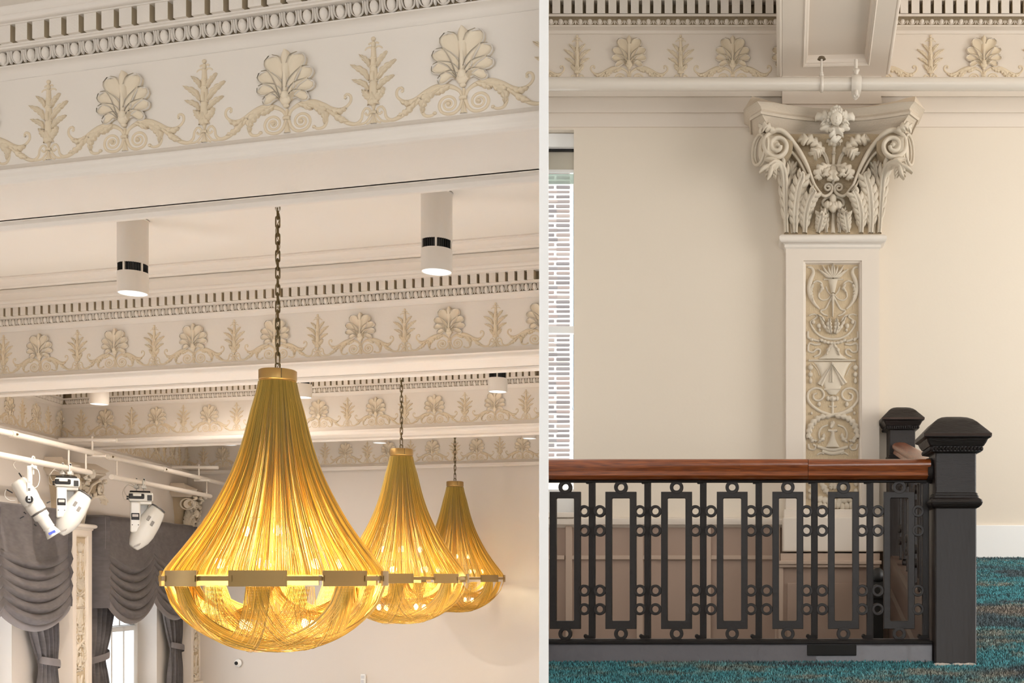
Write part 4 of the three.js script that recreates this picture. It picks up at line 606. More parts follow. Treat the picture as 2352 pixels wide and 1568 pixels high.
// tied-back curtains
function curtain(sOut, wTop, hTie, dir, label) {            // hangs from inside the blind; dir = side on which it hugs the frame
  const p0 = 0.08, hT = -0.05, hB = -EYE + 0.01, hm = hTie, o = thing('curtain', label, 'curtain', null, wallPt(sOut, hB, p0), TW), n = 10;
  const w = (h) => { const k = h > hm ? Math.pow((h - hm) / (hT - hm), 1.1) : Math.pow((hm - h) / (hm - hB), 0.9) * 0.35; return lerp(wTop * 0.46, wTop, k); };
  part('drape', grid(lin(150), lin(30), (t, v) => { const h = lerp(hB, hT, v), pin = Math.exp(-Math.pow((h - hm) / 0.16, 2)), x = t * w(h), f = Math.sin(t * Math.PI * 2 * n + 0.5 * Math.sin(v * 5 + t * 7)), g = Math.sin(t * Math.PI * 2 * n * 0.5 + 1.3); return [dir * (x + 0.006 * Math.sin(v * 9 + t * 14)), h - hB, 0.045 * f * (1 - 0.45 * pin) * (0.75 + 0.35 * g) + 0.02 * Math.sin(Math.PI * t) + 0.012]; }, (t, v) => [t * wTop * 1.8, v * 1.6]), M.velvet, o);
  const tw = w(hm) + 0.02; part('tieback', grid(lin(30), lin(6), (t, v) => { const a = lerp(-0.25, Math.PI + 0.25, t); const x = (0.5 - 0.5 * Math.cos(a)) * tw - 0.01, tilt = (1 - t) * 0.09 - 0.03; return [dir * x, hm - hB + lerp(-0.035, 0.035, v) + tilt * -1 + 0.05, Math.sin(a) * 0.085 + 0.02 + 0.004 * Math.sin(v * Math.PI)]; }), M.velvetBand, o);
  return o;
}
curtain(wallSpx(122, 0.08), 0.62, hOf(1536, 10.9), -1, 'grey velvet curtain tied back on the right of the left-edge window');
curtain(wallSpx(206, 0.08), 0.66, hOf(1514, 12.3), 1, 'grey velvet curtain tied back on the left of the middle window, beside the carved pilaster');
curtain(wallSpx(409, 0.08), 0.56, hOf(1490, 14.6), -1, 'narrow grey velvet curtain tied back right of the middle window, beside the big chandelier');
{
  const d = 15.76 / (1 + 548 / 8500) - 0.02, c = thing('security_camera', 'small white dome camera with black lens on the back wall under the nearest chandelier', 'security camera', null, at(548, 1522, d), TB), u = d / F, z = (g) => { g.rotateX(Math.PI / 2); return g; };
  part('mounting_ring', z(lathe([[0, 0], [9.5 * u, 0], [9 * u, 3 * u], [6 * u, 5.5 * u], [0, 5.5 * u]], 28)), M.white, c); part('camera_ball', ball(0, 0, 6 * u, 6 * u, 6 * u, 5 * u, 18, 12), M.white, c); part('lens', ball(0.8 * u, 0, 9 * u, 4.4 * u, 4.4 * u, 3 * u, 16, 10), M.black, c);
  const d2 = 15.76 / (1 + 836 / 8500) - 0.01, w = thing('wall_switch', 'small pale control unit on the back wall at the bottom edge', 'switch', null, at(836, 1566, d2), TB), v = d2 / F;
  part('housing', rbox(12 * v, 38 * v, 5 * v, 1.2 * v, 0, 0, 2.5 * v), M.white, w); for (let i = 0; i < 3; i++) part('button', rbox(7.5 * v, 7 * v, 1.5 * v, 0.5 * v, 0, (12 - i * 10) * v, 5.5 * v), std(hex('#d4d4d6'), 0.5), w);
}
// ------------------------------------------------------------------ cast-iron balustrade, newels and handrails
const uB = ZB / F, bxp = (px) => xOf(px, ZB), byp = (py) => hOf(py, ZB);
function annulus(R, r, t) { const s = new THREE.Shape(); s.absarc(0, 0, R, 0, Math.PI * 2, false); const h = new THREE.Path(); h.absarc(0, 0, r, 0, Math.PI * 2, true); s.holes.push(h); const g = new THREE.ExtrudeGeometry(s, { depth: t - 0.004, bevelEnabled: true, bevelSize: 0.0018, bevelThickness: 0.002, bevelSegments: 2, curveSegments: 20 }); g.translate(0, 0, -t / 2 + 0.002); return g; }
const RING_S = annulus(13 * uB, 8.6 * uB, 0.030), RING_T = annulus(14.6 * uB, 8.8 * uB, 0.030);
const BAR = (() => { const h = 362 * uB, y = byp(1467) + h / 2; return merge([rbox(15.2 * uB, h, 0.024, 0.003, 0, y, 0), rbox(16 * uB, 5 * uB, 0.026, 0.003, -6 * uB, byp(1107), 0), rbox(22 * uB, 8 * uB, 0.028, 0.003, -6 * uB, byp(1463), 0), ball(-15 * uB, byp(1461), 0.004, 5 * uB, 5 * uB, 0.012, 8, 6)]); })();
const FRAME = (() => { const s = new THREE.Shape(), W = 34.6 * uB, y0 = byp(1443.5), y1 = byp(1129); s.moveTo(-W, y0); s.lineTo(W, y0); s.lineTo(W, y1); s.lineTo(-W, y1); s.closePath(); const p = new THREE.Path(), w = 21.6 * uB, a = byp(1427), b = byp(1141.6); const c = 2.5 * uB; p.moveTo(-w + c, a); p.lineTo(-w, a + c); p.lineTo(-w, b - c); p.lineTo(-w + c, b); p.lineTo(w - c, b); p.lineTo(w, b - c); p.lineTo(w, a + c); p.lineTo(w - c, a); p.closePath(); s.holes.push(p); const g = new THREE.ExtrudeGeometry(s, { depth: 0.022, bevelEnabled: true, bevelSize: 0.002, bevelThickness: 0.003, bevelSegments: 2 }); g.translate(0, 0, -0.011); return g; })();
function frameUnit(o, x, dy = 0) { const f = part('baluster_frame', FRAME, M.iron, o); f.position.set(x, dy, 0); const t = part('top_ring', RING_T, M.iron, f); t.position.y = byp(1117.5); const b = part('bottom_ring', RING_T, M.iron, f); b.position.y = byp(1455.5); }
function barUnit(o, x, sides = [-1, 1], dy = 0) { const b = part('baluster_bar', BAR, M.iron, o); b.position.set(x, dy, 0); for (const s of sides) for (const y of [1172.7, 1217.5, 1356, 1399]) { const r = part('ring', RING_S, M.iron, b); r.position.set(s * 18 * uB, byp(y), 0); } }
const railProf = [[-25, 0.000], [-24, -0.006], [-20, 0.034], [-14, 0.047], [-8, 0.044], [-4, 0.040], [-1, 0.042], [6, 0.052], [14, 0.053], [20, 0.046], [24, 0.030], [25.5, 0.010]];
const RAILC = [...railProf.map(([y, z]) => [Math.max(z, 0), y * uB]), ...railProf.slice().reverse().map(([y, z]) => [-Math.max(z, 0), y * uB])];
function railGeo(x0, x1) { const g = grid(RAILC.concat([RAILC[0]]), [0, 1], (p, v) => [lerp(x0, x1, v), p[1], p[0]]); let L = 0; const uv = g.attributes.uv, n = RAILC.length + 1; for (let i = 0; i < n; i++) { if (i) L += Math.hypot(RAILC[i % RAILC.length][0] - RAILC[i - 1][0], RAILC[i % RAILC.length][1] - RAILC[i - 1][1]); uv.setXY(i, x0 * 1.1, L * 5); uv.setXY(n + i, x1 * 1.1, L * 5); }
  const cap = (x) => { const s = new THREE.Shape(RAILC.map(([z, y]) => new THREE.Vector2(z, y))), c = new THREE.ShapeGeometry(s); c.rotateY(Math.PI / 2); const p = c.attributes.position; for (let i = 0; i < p.count; i++) { p.setZ(i, -p.getZ(i)); p.setX(i, x); c.attributes.uv.setXY(i, 0.3 + p.getZ(i) * 4, p.getY(i) * 5); } return c; }; return merge([toCreasedNormals(g, 0.8), cap(x0), cap(x1)]); }
let frontRail;
{
  const o = frontRail = thing('balustrade', 'black cast iron balustrade with a brown wooden handrail, made rectangles and rings, across the front', 'balustrade', null, vec(0, EYE, -ZB - 0.035));
  for (let k = 0; k < 7; k++) { const x = 1296 + 128.55 * k; const lo = PLx(ZB + 0.035) + 0.03; if (bxp(x) > lo) frameUnit(o, bxp(x)); }
  for (let k = 0; k < 7; k++) barUnit(o, bxp(1357.8 + 128.45 * k), k < 6 ? [-1, 1] : [-1]);
  part('bottom_rail', rbox(bxp(2136) - PLx(ZB) - 0.0, 6 * uB, 0.05, 0.004, (bxp(2136) + PLx(ZB)) / 2, byp(1471), 0), M.iron, o); part('top_strap', rbox(bxp(2136) - PLx(ZB), 5 * uB, 0.034, 0.003, (bxp(2136) + PLx(ZB)) / 2, byp(1104), 0), M.iron, o);
}
{
  const o = sub('handrail', frontRail); o.userData.label = 'polished brown wooden handrail with one butt joint'; o.position.y = byp(1078);
  const xa = PLx(ZB), xj = bxp(1856), xb = bxp(2137); part('rail_length', railGeo(xa, xj - 0.0008), M.wood, o); const g = railGeo(xj + 0.0008, xb); g.attributes.uv.array.forEach((v, i, a) => { if (i % 2) a[i] = v + 0.43; }); part('rail_length', g, M.wood, o); part('end_rosette', (() => { const c = cyl(0.052, 0.056, 0.02, 0, 0, 0, 24); c.rotateZ(Math.PI / 2); c.translate(xb - 0.002, -0.002, 0); return c; })(), M.iron, o);
}
function squareStack(prof) {                        // [half width, y]: square turning, slightly rounded corners
  const ring = []; for (let i = 0; i < 4; i++) for (const f of [-0.94, -0.5, 0, 0.5, 0.94]) { const c = [[f, 1], [1, -f], [-f, -1], [-1, f]][i]; ring.push(c); } ring.push(ring[0]);
  const g = grid(ring, prof, (c, p) => [c[0] * p[0], p[1], c[1] * p[0]]); const uv = g.attributes.uv; return toCreasedNormals(g, 0.55);
}
function newel(cx, d, base, label) {
  const o = thing('newel_post', label, 'newel post', null, vec(cx, EYE + base, -d)), u = 4.93 / F, H = (py) => (1517 - py) * u * 1.036;
  part('shaft', squareStack([[49, 1519], [49, 1512], [47.5, 1508], [47.5, 1166], [50, 1164], [50, 1160]].map(([r, y]) => [r * u, H(y)])), M.iron, o);
  part('collar', squareStack([[47, 1166], [53, 1163], [58, 1158], [60, 1152], [58, 1146], [52, 1142], [52, 1138], [50, 1136], [50, 1132], [47, 1130]].map(([r, y]) => [r * u, H(y)])), M.iron, o);
  part('upper_shaft', squareStack([[47, 1132], [47, 1044], [49, 1041]].map(([r, y]) => [r * u, H(y)])), M.iron, o);
  const cap = part('cap', squareStack([[49, 1042], [58, 1040], [58, 1029], [62, 1028], [67, 1020], [70, 1013], [75, 1011], [77, 1009], [77, 1001], [73, 997], [66, 990], [58, 982], [50, 973.5], [41, 966.5], [30, 961.3], [17, 958.4], [8, 957.6], [0.1, 957.4]].map(([r, y]) => [r * u, H(y)])), M.iron, o);
  const bead = new THREE.SphereGeometry(4.0 * u, 8, 6); bead.scale(1, 1.35, 1); for (let f = 0; f < 2; f++) for (let i = 0; i < 15; i++) { const t = (i - 7) * 8.1 * u, b = part('bead', bead, M.iron, cap); b.position.set(f ? -59.5 * u : t, H(1034.5), f ? t : 59.5 * u); }
  part('worn_edge', (() => { const g = rbox(153 * u, 7 * u, 0.003, 0.001, 0, H(1005), 77.3 * u, 1); return g; })(), std(hex('#5d463b'), 0.7, { bumpMap: bumpGrit, bumpScale: 0.006 }), cap);
  const R = rng(3 + Math.round(d * 10)), skirt = []; for (let i = 0; i < 22; i++) skirt.push(ball((R() - 0.5) * 104 * u, H(1518) + 0.010, 49 * u + R() * 0.008, 0.010 + R() * 0.012, 0.006 + R() * 0.004, 0.008, 7, 5)); part('mortar_skirt', merge(skirt), std(hex('#c9bdb2'), 0.9), o);
  return o;
}
newel(xOf(2196, 4.93), 5.02, floorH(4.93) - 0.004, 'large black cast iron newel post with domed cap standing on the teal carpet in front');
newel(1.083, 7.93, floorH(7.85) - 0.01, 'black newel post at the far end of the side railing, beside the carved pilaster');
{
  // side railing, stepping up with the rake
  const A = vec(0.925, EYE + floorH(5.12), -5.12), B = vec(1.062, EYE + floorH(7.82), -7.82), ang = Math.atan2(A.z - B.z, B.x - A.x), L = Math.hypot(B.x - A.x, B.z - A.z), rise = (B.y - A.y) / L, base = -byp(1478);
  const o = thing('balustrade', 'dark iron side railing with rising wooden handrail between the two newel posts', 'balustrade', null, A, ang), n = 11, pitch = L / n;
  for (let i = 0; i < n; i++) { const x = (i + 0.5) * pitch; if (i % 2) frameUnit(o, x, base + rise * x + 0.02); else barUnit(o, x, [-1, 1], base + rise * x + 0.02); }
  const sl = (h, t, z) => { const g = rbox(L, t, z, 0.004, 0, 0, 0); g.rotateZ(Math.atan(rise)); g.translate(L / 2, rise * L / 2 + h, 0); return g; }; part('bottom_rail', sl(0.02, 0.014, 0.06), M.iron, o);
  const hr = sub('handrail', o); hr.userData.label = 'brown wooden handrail'; hr.position.set(0, byp(1078) + base + 0.02, 0); const g = railGeo(0, L); g.rotateZ(Math.atan(rise)); part('rail_length', g, M.wood, hr);
  const c = thing('stair_post', 'dark lower stair post with a round knob seen through the balusters beside the far newel', 'post', null, vec(xOf(2016, 7.2), EYE + hOf(1395, 7.2), -7.2)); part('post', squareStack([[0.03, -0.8], [0.03, 0.05], [0.045, 0.06], [0.05, 0.1], [0.045, 0.14], [0.03, 0.16]]), M.blackMatte, c); part('knob', ball(0, 0.19, 0, 0.045, 0.055, 0.045, 14, 10), M.black, c);
}
{
  // sprinkler main under the beam
  const d = 7.6, y = EYE + hOf(193, d), R = 15 * d / F, u = d / F, o = thing('sprinkler_pipe', 'thick cream painted pipe running across under the carved cornice', 'pipe', null, vec(0, y, -d)); part('pipe_length', rod(vec(PLx(d), 0, 0), vec(5.2, 0, 0), R, 28), M.pipe, o);
  const h = thing('pipe_hanger', 'thin cream ring hanger holding the pipe below the beam', 'pipe hanger', null, vec(xOf(1887, d), y, -d)); part('strap', (() => { const g = new THREE.TorusGeometry(R + 0.003, 0.008, 8, 30); g.rotateY(Math.PI / 2); g.scale(1.3, 1, 1); return g; })(), M.pipe, h); part('nut', merge([ball(0, R + 0.014, 0, 0.016, 0.014, 0.014, 8, 6), ball(0, R + 0.03, 0, 0.012, 0.012, 0.012, 8, 6)]), M.pipe, h); part('hanger_rod', cyl(0.007, 0.007, 0.12, 0, R + 0.075, 0, 8), M.pipe, h); part('ceiling_flange', cyl(0.02, 0.028, 0.014, 0, R + 0.125, 0, 12), M.gap, h);
  const k = thing('pipe_clamp', 'chunky cream painted clamp with pointed ends wrapped around the pipe, right of the ring hanger', 'pipe clamp', null, vec(xOf(1966, d), y, -d)); const w = 11.5 * u;
  part('clamp_body', grid(lin(12), lin(28), (a, v) => { const th = lerp(-2.15, 2.15, v), e = Math.abs(v - 0.5) * 2, hw = w * (1 - 0.55 * Math.pow(e, 5)), r = R + 0.010 + 0.006 * Math.sin(Math.PI * a) + (e > 0.8 ? (e - 0.8) * 0.05 : 0); return [lerp(-hw, hw, a), Math.sin(th) * r * (1 + 0.55 * Math.pow(e, 4)), Math.cos(th) * r]; }), M.pipe, k); for (const s of [-1, 1]) part('clamp_bolt', merge([ball(0, s * (R + 0.026), R * 0.55, 0.015, 0.022, 0.02, 10, 8), ball(-0.012, s * (R + 0.04), R * 0.4, 0.010, 0.012, 0.012, 8, 6), ball(0.012, s * (R + 0.04), R * 0.4, 0.010, 0.012, 0.012, 8, 6)]), M.pipe, k); part('hanger_rod', cyl(0.012, 0.012, 0.09, 0, R + 0.07, 0, 8), M.pipe, k);
}
// ------------------------------------------------------------------ carved pilasters
const PM = 338, PCX = 0.628, PH0 = hOf(537, DW - 0.15);        // carving is laid out in units of 1/338 m from the astragal, on the pilaster's axis
const KP = (px, py, z) => { const D = DW - z / PM; return [((px - CX) / F * D - PCX) * PM, ((CY - py) / F * D - PH0) * PM, z]; };
const K3 = ([u, v, z]) => KP(1700 + u / 4.127, 200 + v / 4.127, z), K4 = (z) => ([u, v, dz = 0]) => KP(1780 + u / 4.9, 540 + v / 4.9, z + dz), K5 = (z) => ([u, v, dz = 0]) => KP(1780 + u / 4.357, 840 + v / 4.357, z + dz);
const AX = K3([880, 900, 50])[0];
const lf = (k, pts, w, o) => leaf(pts.map(k), w, o), stt = (k, pts, r, o) => strand(pts.map(k), r, o);
const swell = (w, a = 0.1, b = 0.95, e = 0.85) => (v) => w * Math.sin(Math.PI * Math.pow(lerp(a, b, v), e));
const acan = (w, tip = 0.55) => (v) => w * lerp(0.62, 1, sstep(0, 0.45, v)) * (v > 0.8 ? lerp(1, tip, (v - 0.8) / 0.2) : 1);
function capitalPieces() {
  const P = [], add = (name, g, mat = M.stone, mirror = true) => P.push([name, g, mat]) && mirror && P.push([name, mirrorX(g, AX), mat]);
  // bell behind the leaves
  const hw = (v) => new THREE.CatmullRomCurve3([vec(0, 112, 0), vec(0.35, 108, 0), vec(0.6, 113, 0), vec(0.82, 128, 0), vec(1, 140, 0)]).getPoint(v).y, yb = 0, yt = K3([880, 455, 60])[1];
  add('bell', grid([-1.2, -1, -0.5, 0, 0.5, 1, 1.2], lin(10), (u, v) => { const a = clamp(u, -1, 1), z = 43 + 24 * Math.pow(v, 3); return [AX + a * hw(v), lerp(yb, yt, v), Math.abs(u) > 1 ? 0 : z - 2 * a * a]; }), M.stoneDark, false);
  // abacus with hollow sides
  const rows = [[470, -24], [440, -22], [400, -14], [360, -5], [335, 0], [328, 1], [326, 5], [300, 7], [296, 5], [280, 3], [250, 8], [220, 16], [203, 20], [200, -70]].map(([v, o]) => [K3([880, v, 74 + o])[1], o]), xc = 163;
  const plan = [[-xc - 20, 0], [-xc - 22, 84], ...lin(20, -1, 1).map((t) => [t * xc, 74 + 44 * t * t]), [xc + 22, 84], [xc + 20, 0]];
  const nrm = plan.map((p, i) => { const a = plan[Math.max(0, i - 1)], b = plan[Math.min(plan.length - 1, i + 1)], x = b[0] - a[0], z = b[1] - a[1], l = Math.hypot(x, z) || 1; return [-z / l, x / l]; });
  add('abacus', toCreasedNormals(grid(plan.map((p, i) => i), rows, (i, r) => [AX + plan[i][0] + nrm[i][0] * r[1] * (r[1] < -60 ? 0 : 1), r[0], Math.max(0, plan[i][1] + nrm[i][1] * r[1])]), 0.5), M.abacus, false);
  // scrolls
  const vol = (r0, r1, a0, sweep, n, z0, z1) => lin(n).map((t) => { const a = (a0 - t * sweep) * Math.PI / 180, r = lerp(r0, r1, Math.pow(t, 0.8)); return [352 + Math.cos(a) * r, 556 + Math.sin(a) * r * 1.03, lerp(z0, z1, t)]; });
  const outer = [[760, 1002, 72], [706, 925, 76], [676, 850, 78], [632, 740, 82], [580, 640, 86], [520, 550, 88], [455, 465, 99], [400, 418, 106], ...vol(146, 32, -93, 620, 44, 108, 116)];
  const inner = [[720, 985, 72], [672, 925, 74], [622, 820, 76], [560, 700, 80], [500, 625, 82], [440, 582, 96]];
  add('volute', merge([stt(K3, outer, (v) => lerp(2.6, 5.6, sstep(0, 0.3, v)) * (v > 0.6 ? lerp(1, 0.8, (v - 0.6) / 0.4) : 1), { n: 110, m: 6, k: 1.5 }), stt(K3, inner, (v) => lerp(2, 3.6, v), { n: 24, k: 1.4 })]));
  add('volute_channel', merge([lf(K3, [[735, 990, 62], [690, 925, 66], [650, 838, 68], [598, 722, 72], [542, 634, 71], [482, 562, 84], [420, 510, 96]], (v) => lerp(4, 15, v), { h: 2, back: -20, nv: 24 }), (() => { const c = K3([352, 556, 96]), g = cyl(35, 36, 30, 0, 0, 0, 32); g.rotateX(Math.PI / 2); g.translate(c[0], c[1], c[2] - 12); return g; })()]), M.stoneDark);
  add('volute_eye', ball(...K3([352, 556, 108]), 7, 7, 12, 16, 10));
  add('small_volute', stt(K3, [[745, 1000, 72], [795, 1032, 70], [835, 1022, 66], [868, 990, 64], ...lin(26).map((t) => { const a = (35 - t * 560) * Math.PI / 180, r = lerp(44, 8, t); return [833 + Math.cos(a) * r, 953 + Math.sin(a) * r, 62]; })], (v) => lerp(3.4, 2.6, v), { n: 48, k: 1.3 }));
  { const c = K3([200, 600, 78]), L = []; for (const [r, o] of [[33, 0], [33, -6]]) { const g = new THREE.TorusGeometry(r, 3.4, 8, 30); g.rotateY(-1.15); g.translate(c[0] + o, c[1], c[2] + 4); L.push(g); } const d = cyl(30, 30, 26, 0, 0, 0, 28); d.rotateZ(Math.PI / 2); d.rotateY(0.35); d.translate(c[0] + 16, c[1], c[2] + 10); L.push(d); for (let i = 0; i < 7; i++) L.push(ball(c[0] + 4, c[1] + 28 * Math.cos(i * 0.5 - 1.5) - 4, c[2] + 26 + 3 * Math.sin(i), 3, 4.5, 4, 8, 6)); add('side_volute', merge(L)); }
  // leaves
  const ac = (name, pts, w, lobes, o = {}) => add(name, acanthus(pts.map(K3), acan(w, o.tip), lobes));
  ac('corner_leaf', [[438, 1384, 46], [428, 1050, 58], [420, 850, 76], [385, 735, 104], [315, 722, 124], [262, 800, 122], [262, 850, 112]], 12, 8, { tip: 0.7 });
  ac('corner_leaf', [[322, 742, 112], [300, 790, 122], [290, 850, 116]], 11, 4);
  ac('leaf_spray', [[455, 1000, 50], [478, 850, 60], [498, 712, 66]], 9.5, 4);
  ac('acanthus_leaf', [[520, 1384, 46], [526, 1170, 60], [555, 960, 72], [592, 845, 80], [580, 815, 90]], 14.5, 7);
  ac('acanthus_leaf', [[612, 1384, 47], [622, 1210, 62], [664, 1060, 76], [705, 990, 84], [690, 975, 86]], 13, 6);
  ac('acanthus_leaf', [[735, 1384, 46], [760, 1290, 60], [772, 1205, 70], [762, 1190, 78]], 11.5, 5);
  ac('leaf_spray', [[820, 1384, 44], [806, 1280, 50], [800, 1150, 56]], 8, 4);
  for (const [a, b] of [[468, 446], [492, 470]]) add('flute', stt(K3, [[a + 20, 1384, 46], [a, 1180, 48], [b, 980, 52]], 2, { n: 10, m: 4 }));
  // middle axis
  add('centre_stem', merge([stt(K3, [[880, 1384, 46], [880, 1280, 48], [882, 1180, 54]], (v) => lerp(5.5, 3.2, v), { n: 8 }), stt(K3, [[882, 930, 58], [882, 880, 66]], 3.2, { n: 6 }), stt(K3, [[884, 745, 62], [888, 640, 66], [892, 530, 72]], 3.6, { n: 10 }), stt(K3, [[866, 626, 66], [886, 622, 72], [906, 626, 66]], 3, { n: 6 })]), M.stone, false);
  add('bud', merge([ball(...K3([880, 1060, 60]), 8, 12, 8, 12, 9), ...[-55, -28, 0, 28, 55].map((o) => ball(...K3([880 + o, 1128 + Math.abs(o) * -0.15, 62]), 7.5, 10, 8, 10, 8)), ball(...K3([880, 1150, 64]), 9, 10, 9, 10, 8), ...both(stt(K3, [[868, 1035, 56], [812, 1052, 56], [784, 1085, 56], [788, 1115, 58], [812, 1122, 60]], 3.6, { n: 14 }), AX)]), M.stone, false);
  add('cup_leaf', merge([lf(K3, [[880, 748, 62], [880, 800, 76], [880, 885, 78]], acan(14, 0.4), { h: 9, lobes: 3, groove: 1 }), lf(K3, [[882, 742, 58], [882, 760, 60], [882, 780, 60]], (v) => lerp(12, 18, v), { h: 8 })]), M.stone, false);
  add('drop_leaf', lf(K3, [[862, 752, 62], [800, 755, 74], [752, 790, 78], [734, 880, 70]], acan(12, 0.3), { h: 9, lobes: 5, ld: 0.45 }));
  add('drop_leaf', lf(K3, [[850, 770, 70], [815, 800, 80], [812, 850, 78]], acan(9, 0.4), { h: 8, lobes: 3 }));
  add('leaf_spray', merge([stt(K3, [[840, 742, 58], [822, 670, 60], [785, 600, 64]], 3, { n: 10 }), stt(K3, [[826, 742, 58], [806, 670, 60], [776, 616, 64]], 2.4, { n: 10 })]));
  add('leaf_spray', lf(K3, [[800, 630, 62], [740, 555, 76], [670, 505, 82], [600, 500, 80], [560, 488, 72]], acan(13, 0.4), { h: 10, lobes: 6, ld: 0.45 }));
  add('leaf_spray', lf(K3, [[775, 590, 68], [725, 610, 86], [690, 660, 78]], acan(14, 0.6), { h: 10, lobes: 4, ld: 0.4 }));
  add('leaf_spray', lf(K3, [[330, 425, 112], [250, 378, 122], [185, 400, 112]], acan(11, 0.8), { h: 9, lobes: 4, ld: 0.4 }));
  // mask and petals over the abacus
  const hd = K3([913, 292, 124]), fx = hd[0], fy = hd[1], fz = hd[2], face = [ball(fx, fy, fz, 13.5, 17, 12, 20, 16), ball(fx, fy - 4, fz + 10.5, 2.2, 4, 3, 8, 6), ball(fx, fy - 9.5, fz + 9, 3.4, 1.3, 2, 8, 6), ball(fx, fy - 13, fz + 6, 4, 3, 4, 8, 6), ...[-1, 1].flatMap((s) => [ball(fx + s * 4.6, fy + 1, fz + 9, 2.4, 1.5, 1.6, 8, 6), ball(fx + s * 4.8, fy + 4, fz + 8.6, 4, 1.1, 1.8, 8, 6), ball(fx + s * 6, fy - 6, fz + 6.5, 4, 4.2, 3.5, 8, 6), ball(fx + s * 12.3, fy - 1, fz - 1, 2, 4, 3, 8, 6)])];
  add('mask', merge(face), M.flower, false);
  add('mask_hair', merge([...lin(6, -1, 1).map((t) => ball(fx + t * 13, fy + 17 - 8 * t * t + 6 * (1 - t * t), fz + 1, 5.5, 6, 6, 10, 8)), ...lin(4, -1, 1).map((t) => ball(fx + t * 8, fy + 15 - 4 * t * t, fz + 7, 4, 5, 4, 8, 6)), ...[-1, 1].flatMap((s) => [0, 1, 2].map((i) => ball(fx + s * (15 + i * 1.5), fy + 10 - i * 7, fz - 2, 4.2, 5, 5, 8, 6)))]), M.flower, false);
  add('petal', lf(K3, [[895, 345, 92], [850, 310, 106], [790, 300, 104], [772, 330, 98]], acan(17, 0.8), { h: 9, lobes: 4, ld: 0.3, groove: 1 }), M.flower);
  add('petal', lf(K3, [[880, 370, 92], [820, 375, 104], [785, 365, 100]], acan(12, 0.7), { h: 8, lobes: 3, ld: 0.3 }), M.flower);
  add('petal', lf(K3, [[905, 345, 94], [905, 400, 108], [907, 455, 100], [907, 472, 90]], acan(16, 0.5), { h: 10, lobes: 4, ld: 0.35, groove: 1 }), M.flower, false);
  add('petal', lf(K3, [[890, 375, 94], [850, 405, 104], [845, 425, 98]], acan(8, 0.7), { h: 8, lobes: 2, ld: 0.3 }), M.flower);
  add('calyx', merge([ball(...K3([892, 525, 74]), 8, 10, 8, 12, 9), ...both(lf(K3, [[885, 545, 72], [850, 520, 80], [834, 535, 76]], acan(7, 0.6), { h: 6, lobes: 2 }), K3([892, 525, 74])[0])]), M.stone, false);
  return P;
}
